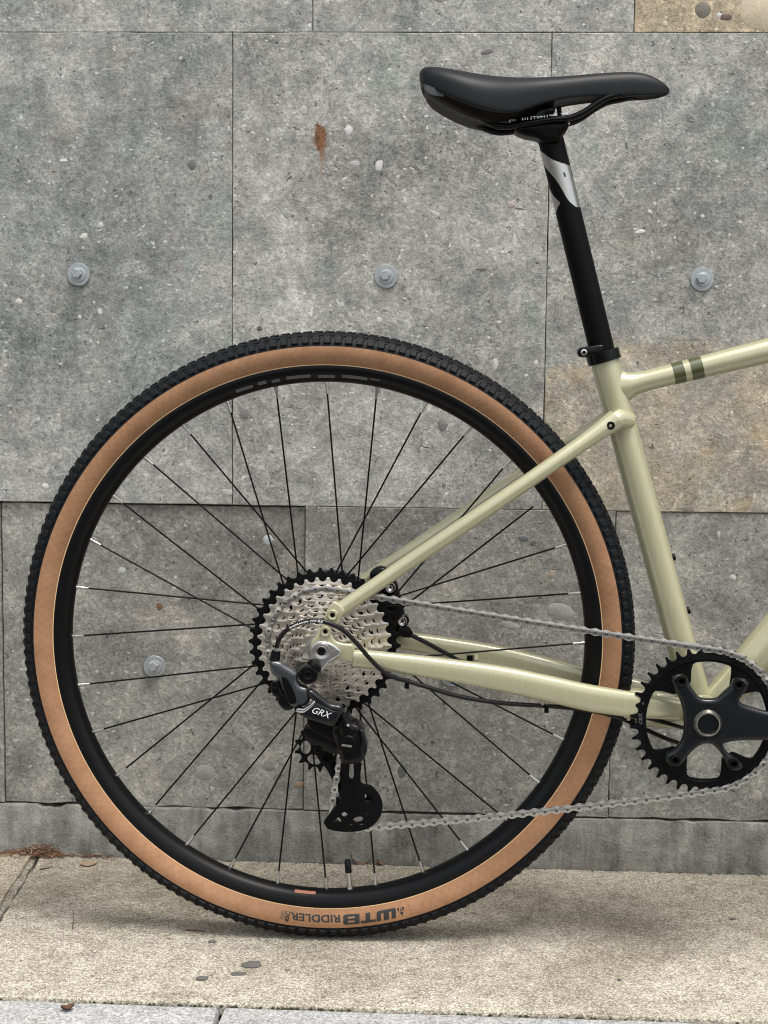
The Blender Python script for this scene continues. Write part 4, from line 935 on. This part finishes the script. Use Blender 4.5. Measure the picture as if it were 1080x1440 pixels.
# calliper on the far chain stay
cal = pr(.048, [(520, 806), (536, 796), (552, 806), (560, 828), (566, 850), (570, 872), (566, 892), (548, 898), (534, 880), (530, 850), (524, 826)])
calo = obj('brake_calliper', plate(cr(cal, 3, True), [], .056, .024, .005, 2), M['black_gloss'], bike, cal[0], 60)
for (u, v, r_) in ((549, 826, .0062), (566, 873.5, .0055)):
    c = P(u, v, .042); c.y = 0
    obj('calliper_bolt', MB().lathe([(.0015, .0400), (r_*.5, .0385), (r_*.9, .0382), (r_, .0395), (r_, .046)], c, 18), M['silver'], calo, c)
    obj('calliper_lug', MB().cyl(c, r_*1.4, .043, .056, 24, .002), M['black_gloss'], calo, c)
bj = [P(*q) for q in [(560, 884, .045), (572, 889, .046), (578, 893, .047)]]
obj('hose_joint', MB().tube(bj, [.0075, .0070, .0040], 14), M['black_matte'], calo, bj[0])
h6 = cr([P(*q) for q in [(574, 891, .047), (600, 904, .050), (630, 920, .056), (655, 930, .060), (690, 938, .058), (760, 957, .052), (830, 976, .040)]], 5)
obj('brake_hose', MB().tube(h6, .0027, 10), M['cable'], bike, h6[0], 70)
a = P(660, 926, .052)
obj('cable_tie', MB().box(a+Vector((-.003, -.003, -.006)), a+Vector((.004, .004, .004))), M['black_gloss'], frame, a)
obj('cable_guide', MB().tube([a+Vector((.008, 0, -.002)), a+Vector((.008, .002, .004))], .0030, 10), M['paint'], frame, a)

# ---- chain : belt round cassette, chainring and the two jockey wheels
Rc = gear(WC, 32)[1]; Rj = gear(JU, 13)[1]
CIR = [(WC, Rc, CGY[8], 1), (CC, RpR, CRY, 1), (JL, Rj, JY, 1), (JU, Rj, JY, -1)]   # 1 = clockwise as photographed
def tang(A, ra, sa, B, rb, sb):
    """tangent points for travel from circle A to circle B in x, z; s = 1 clockwise (travel has the centre on its right)"""
    d = Vector((B.x-A.x, B.z-A.z)); L = d.length; e = d/L; n = Vector((-e.y, e.x))
    s = (sa*ra-sb*rb)/L; c_ = math.sqrt(max(1-s*s, 0))
    m = n*c_+e*s                                                     # unit normal towards the left of travel
    return Vector((A.x, A.z))+m*(ra*sa), Vector((B.x, B.z))+m*(rb*sb)
tps = [tang(CIR[i][0], CIR[i][1], CIR[i][3], CIR[(i+1) % 4][0], CIR[(i+1) % 4][1], CIR[(i+1) % 4][3]) for i in range(4)]
path = []
for i in range(4):
    c, r, y, s = CIR[i]; pin = tps[i-1][1]; pout = tps[i][0]
    a0 = math.atan2(pin.y-c.z, pin.x-c.x); a1 = math.atan2(pout.y-c.z, pout.x-c.x)
    if s == 1:
        while a1 > a0: a1 -= 2*math.pi
    else:
        while a1 < a0: a1 += 2*math.pi
    if abs(a1-a0) > 2*math.pi*.98: a1 = a0
    n = max(2, int(abs(a1-a0)*r/.001))
    for j in range(n+1):
        a = a0+(a1-a0)*j/n; path.append(Vector((c.x+r*math.cos(a), y, c.z+r*math.sin(a))))
    b = tps[i][1]; y2 = CIR[(i+1) % 4][2]; L = (b-pout).length; n = int(L/.002)
    sag = -.0016 if i == 0 else -.0035 if i == 1 else 0
    for j in range(1, n):
        t = j/n; q = pout.lerp(b, t); path.append(Vector((q.x, y+(y2-y)*t, q.y+sag*4*t*(1-t))))
cum = [0]
for a, b in zip(path, path[1:]+path[:1]): cum.append(cum[-1]+(b-a).length)
LL = cum[-1]; NL = int(round(LL/.0127/2))*2; step = LL/NL
def at(s):
    s %= LL
    lo, hi = 0, len(path)-1
    while lo < hi:
        m_ = (lo+hi+1)//2
        if cum[m_] <= s: lo = m_
        else: hi = m_-1
    a, b = path[lo], path[(lo+1) % len(path)]; l = (b-a).length
    return a.lerp(b, (s-cum[lo])/l if l > 0 else 0)
pins = [at(i*step+.004) for i in range(NL)]
rl = MB()
for p in pins: rl.lathe([(.0036, -.0011), (.0036, .0011)], p, 8)
chain = obj('chain', rl, M['chain'], bike, pins[0], 40)
def link_plate(h_, w_, L=step):
    o = []
    for sx in (1, -1):
        for q in range(9):
            a = R(-100+25*q) if sx == 1 else R(80+25*q)
            o.append(Vector((sx*L/2+h_*math.cos(a), h_*math.sin(a))))
        o.append(Vector((0, h_*w_*(1 if sx == 1 else -1))))
    return o
def link_mesh(outer_):
    mb_ = MB()
    h_, dy, th = (.0043, .0026, .0011) if outer_ else (.0041, .0014, .0011)
    for sg in (-1, 1):
        p_ = plate2d(link_plate(h_, .58), [], th, .0004, 1)
        for v in p_.v: v.y += sg*dy
        mb_.add(p_.v, p_.f)
    if outer_:
        for sx in (-1, 1): mb_.cyl(Vector((sx*step/2, 0, 0)), .0019, -.0036, .0036, 12, .0004, 1)
    return mb_
lm = []
for k in (0, 1):
    o = obj('chain_link', link_mesh(k == 0), [M['chain'], M['pin']], None, (0, 0, 0), 30); lm.append(o.data); bpy.data.objects.remove(o)
for i in range(NL):
    a, b = pins[i], pins[(i+1) % NL]; e = (b-a).normalized(); yv = Vector((0, 1, 0)); yv = (yv-e*e.y).normalized(); zv = e.cross(yv)
    o = bpy.data.objects.new('chain_link', lm[i % 2]); COL.objects.link(o); o.parent = chain
    c = (a+b)/2-WORLD[chain]
    o.matrix_local = Matrix(((e.x, yv.x, zv.x, c.x), (e.y, yv.y, zv.y, c.y), (e.z, yv.z, zv.z, c.z), (0, 0, 0, 1)))

# ---- front end of the bicycle, beyond the right edge of the photograph
FC = Vector((1.05, 0, .356))
ft = build_tyre(FC, bike, False)
o = bpy.data.objects.new('tread_blocks', stuff_o.data); COL.objects.link(o); o.parent = ft; o['kind'] = 'stuff'
k = MB()
for i in range(NK):
    q = knob_mesh(.0084, .0070, .0027); q.xf(knob_frame(FC, 2*math.pi*i/NK, R(-60))); k.add(q.v, q.f)
obj('tread_blocks', k, M['rubber'], ft, FC, 20, fix=False, kind='stuff')
fw = obj('front_wheel', rim_mb(FC), M['rim'], bike, FC, 50)
sp_ = MB()
for q in range(32):
    a, b, d = spoke_geo(q, FC); sp_.tube([a, b], .00105, 6, cap=False)
obj('spokes', sp_, M['black_steel'], fw, FC)
obj('hub', MB().lathe([(.009, -.05), (.017, -.048), (.030, -.034), (.030, -.030), (.016, -.025), (.016, .025), (.030, .030), (.030, .034), (.017, .048), (.009, .05)], FC, 32, cap=True), M['black_matte'], fw, FC)
crn = HE+hta*.022
fk = MB().tube([HE, HE+hta*.012, crn], [.026, .026, .024], 28)
for sg in (-1, 1): fk.tube(cr([crn+Vector((-.004, .012*sg, .004)), crn+Vector((.006, .040*sg, -.02)), crn+Vector((.035, .050*sg, -.12)), Vector((FC.x, .054*sg, FC.z+.02)), Vector((FC.x, .055*sg, FC.z-.008))], 6), [(.012, .019)]*7+[(.011, .017)]*7+[(.009, .013)]*7+[(.008, .010)]*4, 16)
obj('fork', fk, M['paint'], bike, HE, 60)
stp = HB-hta*.045
obj('stem', MB().tube([HB, HB-hta*.012, HB-hta*.065], [.0200, .0180, .0175], 24).tube([stp, stp+Vector((.085, 0, .012))], [.016, .0165], 20), M['black_matte'], bike, HB)
bc = stp+Vector((.09, 0, .013)); bar = []
for sg in (-1, 1):
    bar.append(cr([bc, bc+Vector((0, .06*sg, 0)), bc+Vector((.004, .19*sg, .004)), bc+Vector((.05, .205*sg, 0)), bc+Vector((.082, .212*sg, -.03)), bc+Vector((.08, .222*sg, -.075)), bc+Vector((.045, .232*sg, -.112)), bc+Vector((-.03, .240*sg, -.122))], 6))
hb_ = MB()
for p in bar: hb_.tube(p, .0155, 16)
obj('handlebar', hb_, M['black_matte'], bike, bc, 60)
for sg in (-1, 1):
    hd = bc+Vector((.06, .207*sg, .004))
    obj('brake_lever', MB().tube(cr([hd+Vector((-.01, 0, 0)), hd+Vector((.03, 0, .02)), hd+Vector((.055, 0, .045)), hd+Vector((.05, 0, .06))], 5), [.017]*11+[.014]*5, 14).tube(cr([hd+Vector((.05, 0, .02)), hd+Vector((.062, 0, -.03)), hd+Vector((.05, .004*sg, -.085))], 6), .005, 10), M['black_gloss'], bike, hd, 60)
obj('headset_spacer', MB().tube([HB-hta*.001, HB-hta*.022], .0185, 24), M['black_matte'], bike, HB)

# ================================================================== SMALL THINGS ON THE GROUND
def leaf(c, L, W_, ang, name, label, curl=.3, m='leaf', tilt=0.0, zup=.0008):
    rr = random.Random(int(c.x*1e4)); n = 8; vs = []; fs = []
    for i in range(n+1):
        t = i/n; ww = W_/2*math.sin(math.pi*min(t*.92+.04, 1))**.8*(1+rr.uniform(-.18, .18))
        for j in (-1, 0, 1):
            vs.append(Vector(((t-.5)*L, j*ww, curl*L*((t-.5)**2)*1.6+abs(j)*curl*W_*.5+rr.uniform(0, .0006))))
    for i in range(n):
        for j in range(2): fs.append((i*3+j, i*3+j+1, i*3+4+j, i*3+3+j))
    k = len(vs); vs += [v+Vector((0, 0, .0005)) for v in vs]; fs += [tuple(q+k for q in f[::-1]) for f in fs]
    Mx = Matrix.Rotation(ang, 4, 'Z') @ Matrix.Rotation(tilt, 4, 'X'); mb_ = MB().add([Mx @ v for v in vs], fs)
    zmin = min(v.z for v in mb_.v); mb_.v = [v+Vector((c.x, c.y, c.z-zmin+zup-.0008)) for v in mb_.v]
    return obj(name, mb_, M[m], None, c, 60, fix=False, label=label, cat='leaf')
leaf(G(508, 1212), .030, .022, .2, 'dry_leaf', 'curled brown leaf lying at the wall base behind the tyre valve', .5, 'leaf', R(48))
leaf(G(533, 1216), .013, .009, 1.0, 'dry_leaf', 'small crumpled brown leaf just right of the one behind the valve', .5, 'leaf', R(40))
leaf(G(95, 1420, 0), .014, .011, .5, 'dry_leaf', 'small dark red leaf on the grey slab at lower left', .5)
leaf(G(124, 1216), .022, .018, .3, 'dry_leaf', 'pale brown leaf flake beside the slanting pavement joint', .1, 'straw')
def crumb(c, a, b, h, name, label, cat, m='grit', rot=0, group=None):
    sh_ = ell((0, 0), a, b, 11, rot, .22); mb_ = plate2d([(q[0], q[1]) for q in sh_], [], h, h*.3, 1)
    mb_.v = [Vector((v.x+c.x, v.z+c.y, -v.y+c.z+h*.42)) for v in mb_.v]
    return obj(name, mb_, M[m], None, c, 40, label=label, cat=cat, group=group)
crumb(G(354, 1357), .0105, .010, .002, 'stone_chip', 'largest dark flat stone chip on the pavement below the tyre', 'stone chip', rot=.3)
crumb(G(335, 1370), .008, .005, .0018, 'stone_chip', 'dark flat chip just below and left of the largest chip', 'stone chip', rot=.1)
crumb(G(284, 1377), .0075, .004, .0025, 'stone_chip', 'dark narrow crumb left of the two flat chips', 'stone chip', 'grit', .2)
crumb(G(298, 1325), .006, .004, .0015, 'stone_chip', 'dark crumb on the pavement just under the tyre edge', 'stone chip', 'grit', .2)
crumb(G(871, 1379), .0025, .002, .002, 'stone_chip', 'tiny black crumb on the pavement at the right, near the kerb line', 'stone chip')
crumb(G(1030, 1293), .004, .002, .002, 'stone_chip', 'small dark crumb on the pavement near the right edge', 'stone chip')
def twig(pts, r, label):
    p3 = [G(u, v)+Vector((0, 0, r+dz)) for u, v, dz in pts]; p3 = cr(p3, 4)
    obj('twig', MB().tube(p3, [r*(1-.5*i/len(p3)) for i in range(len(p3))], 7), M['leaf'], None, p3[0], 60, label=label, cat='twig')
twig([(56, 1224, .001), (66, 1222, 0), (73, 1221, .002)], .0009, 'short dark twig beside the slanting pavement joint')
twig([(112, 1199, .003), (124, 1205, .0), (134, 1205, 0), (148, 1199, .003)], .0008, 'thin curved stem lying against the plinth beside the tyre')
twig([(262, 1309, 0), (276, 1310, .001), (288, 1311, 0)], .0009, 'thin straight twig on the pavement left of the tyre contact')
twig([(102, 1308, .001), (103, 1301, .004), (103, 1294, .012)], .0007, 'small upright twig on the left pavement')
# needles and scraps gathered in the corner
rl_ = random.Random(4); lt = MB()
for i in range(520):
    u = rl_.triangular(-90, 96, 50) if i < 400 else rl_.uniform(-200, 160); c = P(u, 1200, WY); hgt = max(0, .017*(1-abs((u-62)/62)))
    c = Vector((c.x, WY-.004-abs(rl_.gauss(0, .008 if i < 330 else .004)), rl_.uniform(0, hgt)*rl_.random()+.0012)); L = rl_.uniform(.005, .018); a = rl_.uniform(0, math.pi)
    d = Vector((math.cos(a), math.sin(a)*.35, rl_.uniform(-.45, .45))).normalized()*L/2
    if c.y+abs(d.y) > WY-.0042: c.y = WY-.0042-abs(d.y)
    b_ = c+d; a_ = c-d; a_.z = max(a_.z, .0008); b_.z = max(b_.z, .0008)
    rr_ = rl_.uniform(.00025, .0007); lt.tube([a_, (a_+b_)/2+Vector((0, 0, rl_.uniform(0, .003))), b_], [rr_]*3, 5, mi=rl_.choice((0, 0, 1, 2)))
obj('leaf_litter', lt, [M['needle'], M['leaf'], M['straw']], None, P(40, 1200, WY), 60, fix=False, label='brown dry needles and scraps heaped along the wall base at left', cat='leaf litter', kind='stuff')
lt = MB()
for i in range(160):
    x = rl_.uniform(-.6, .9); c = Vector((x, WY-.005-abs(rl_.gauss(0, .003)), .0012)); s_ = rl_.uniform(.0006, .0022)
    lt.box(c-Vector((s_, s_*.6, .001)), c+Vector((s_, s_*.6, s_*.6)))
obj('grit', lt, M['grit'], None, (0, WY, 0), 30, fix=False, label='fine dark grit scattered along the foot of the wall', cat='grit', kind='stuff')
lt = MB()
for i in range(110):
    x = rl_.choice([rl_.uniform(-.5, .7), rl_.gauss(G(300, 1407).x, .05), rl_.gauss(G(440, 1412).x, .04), rl_.gauss(G(750, 1424).x, .06)]); s_ = rl_.uniform(.0006, .0016)
    c = Vector((x, ky(x)+rl_.gauss(.0012, .0006), -.0030)); a_ = rl_.uniform(-.8, .8)
    lt.tube([c-Vector((s_*math.cos(a_)*1.4, s_*.3, s_*.3)), c+Vector((0, 0, s_*.5)), c+Vector((s_*math.cos(a_)*1.4, s_*.3, -s_*.2))], [s_*.4, s_*.9, s_*.4], 6)
obj('moss', lt, M['moss'], None, (0, ky(0), 0), 30, fix=False, label='dark mossy dirt in the joint before the grey kerb slabs', cat='moss', kind='stuff')
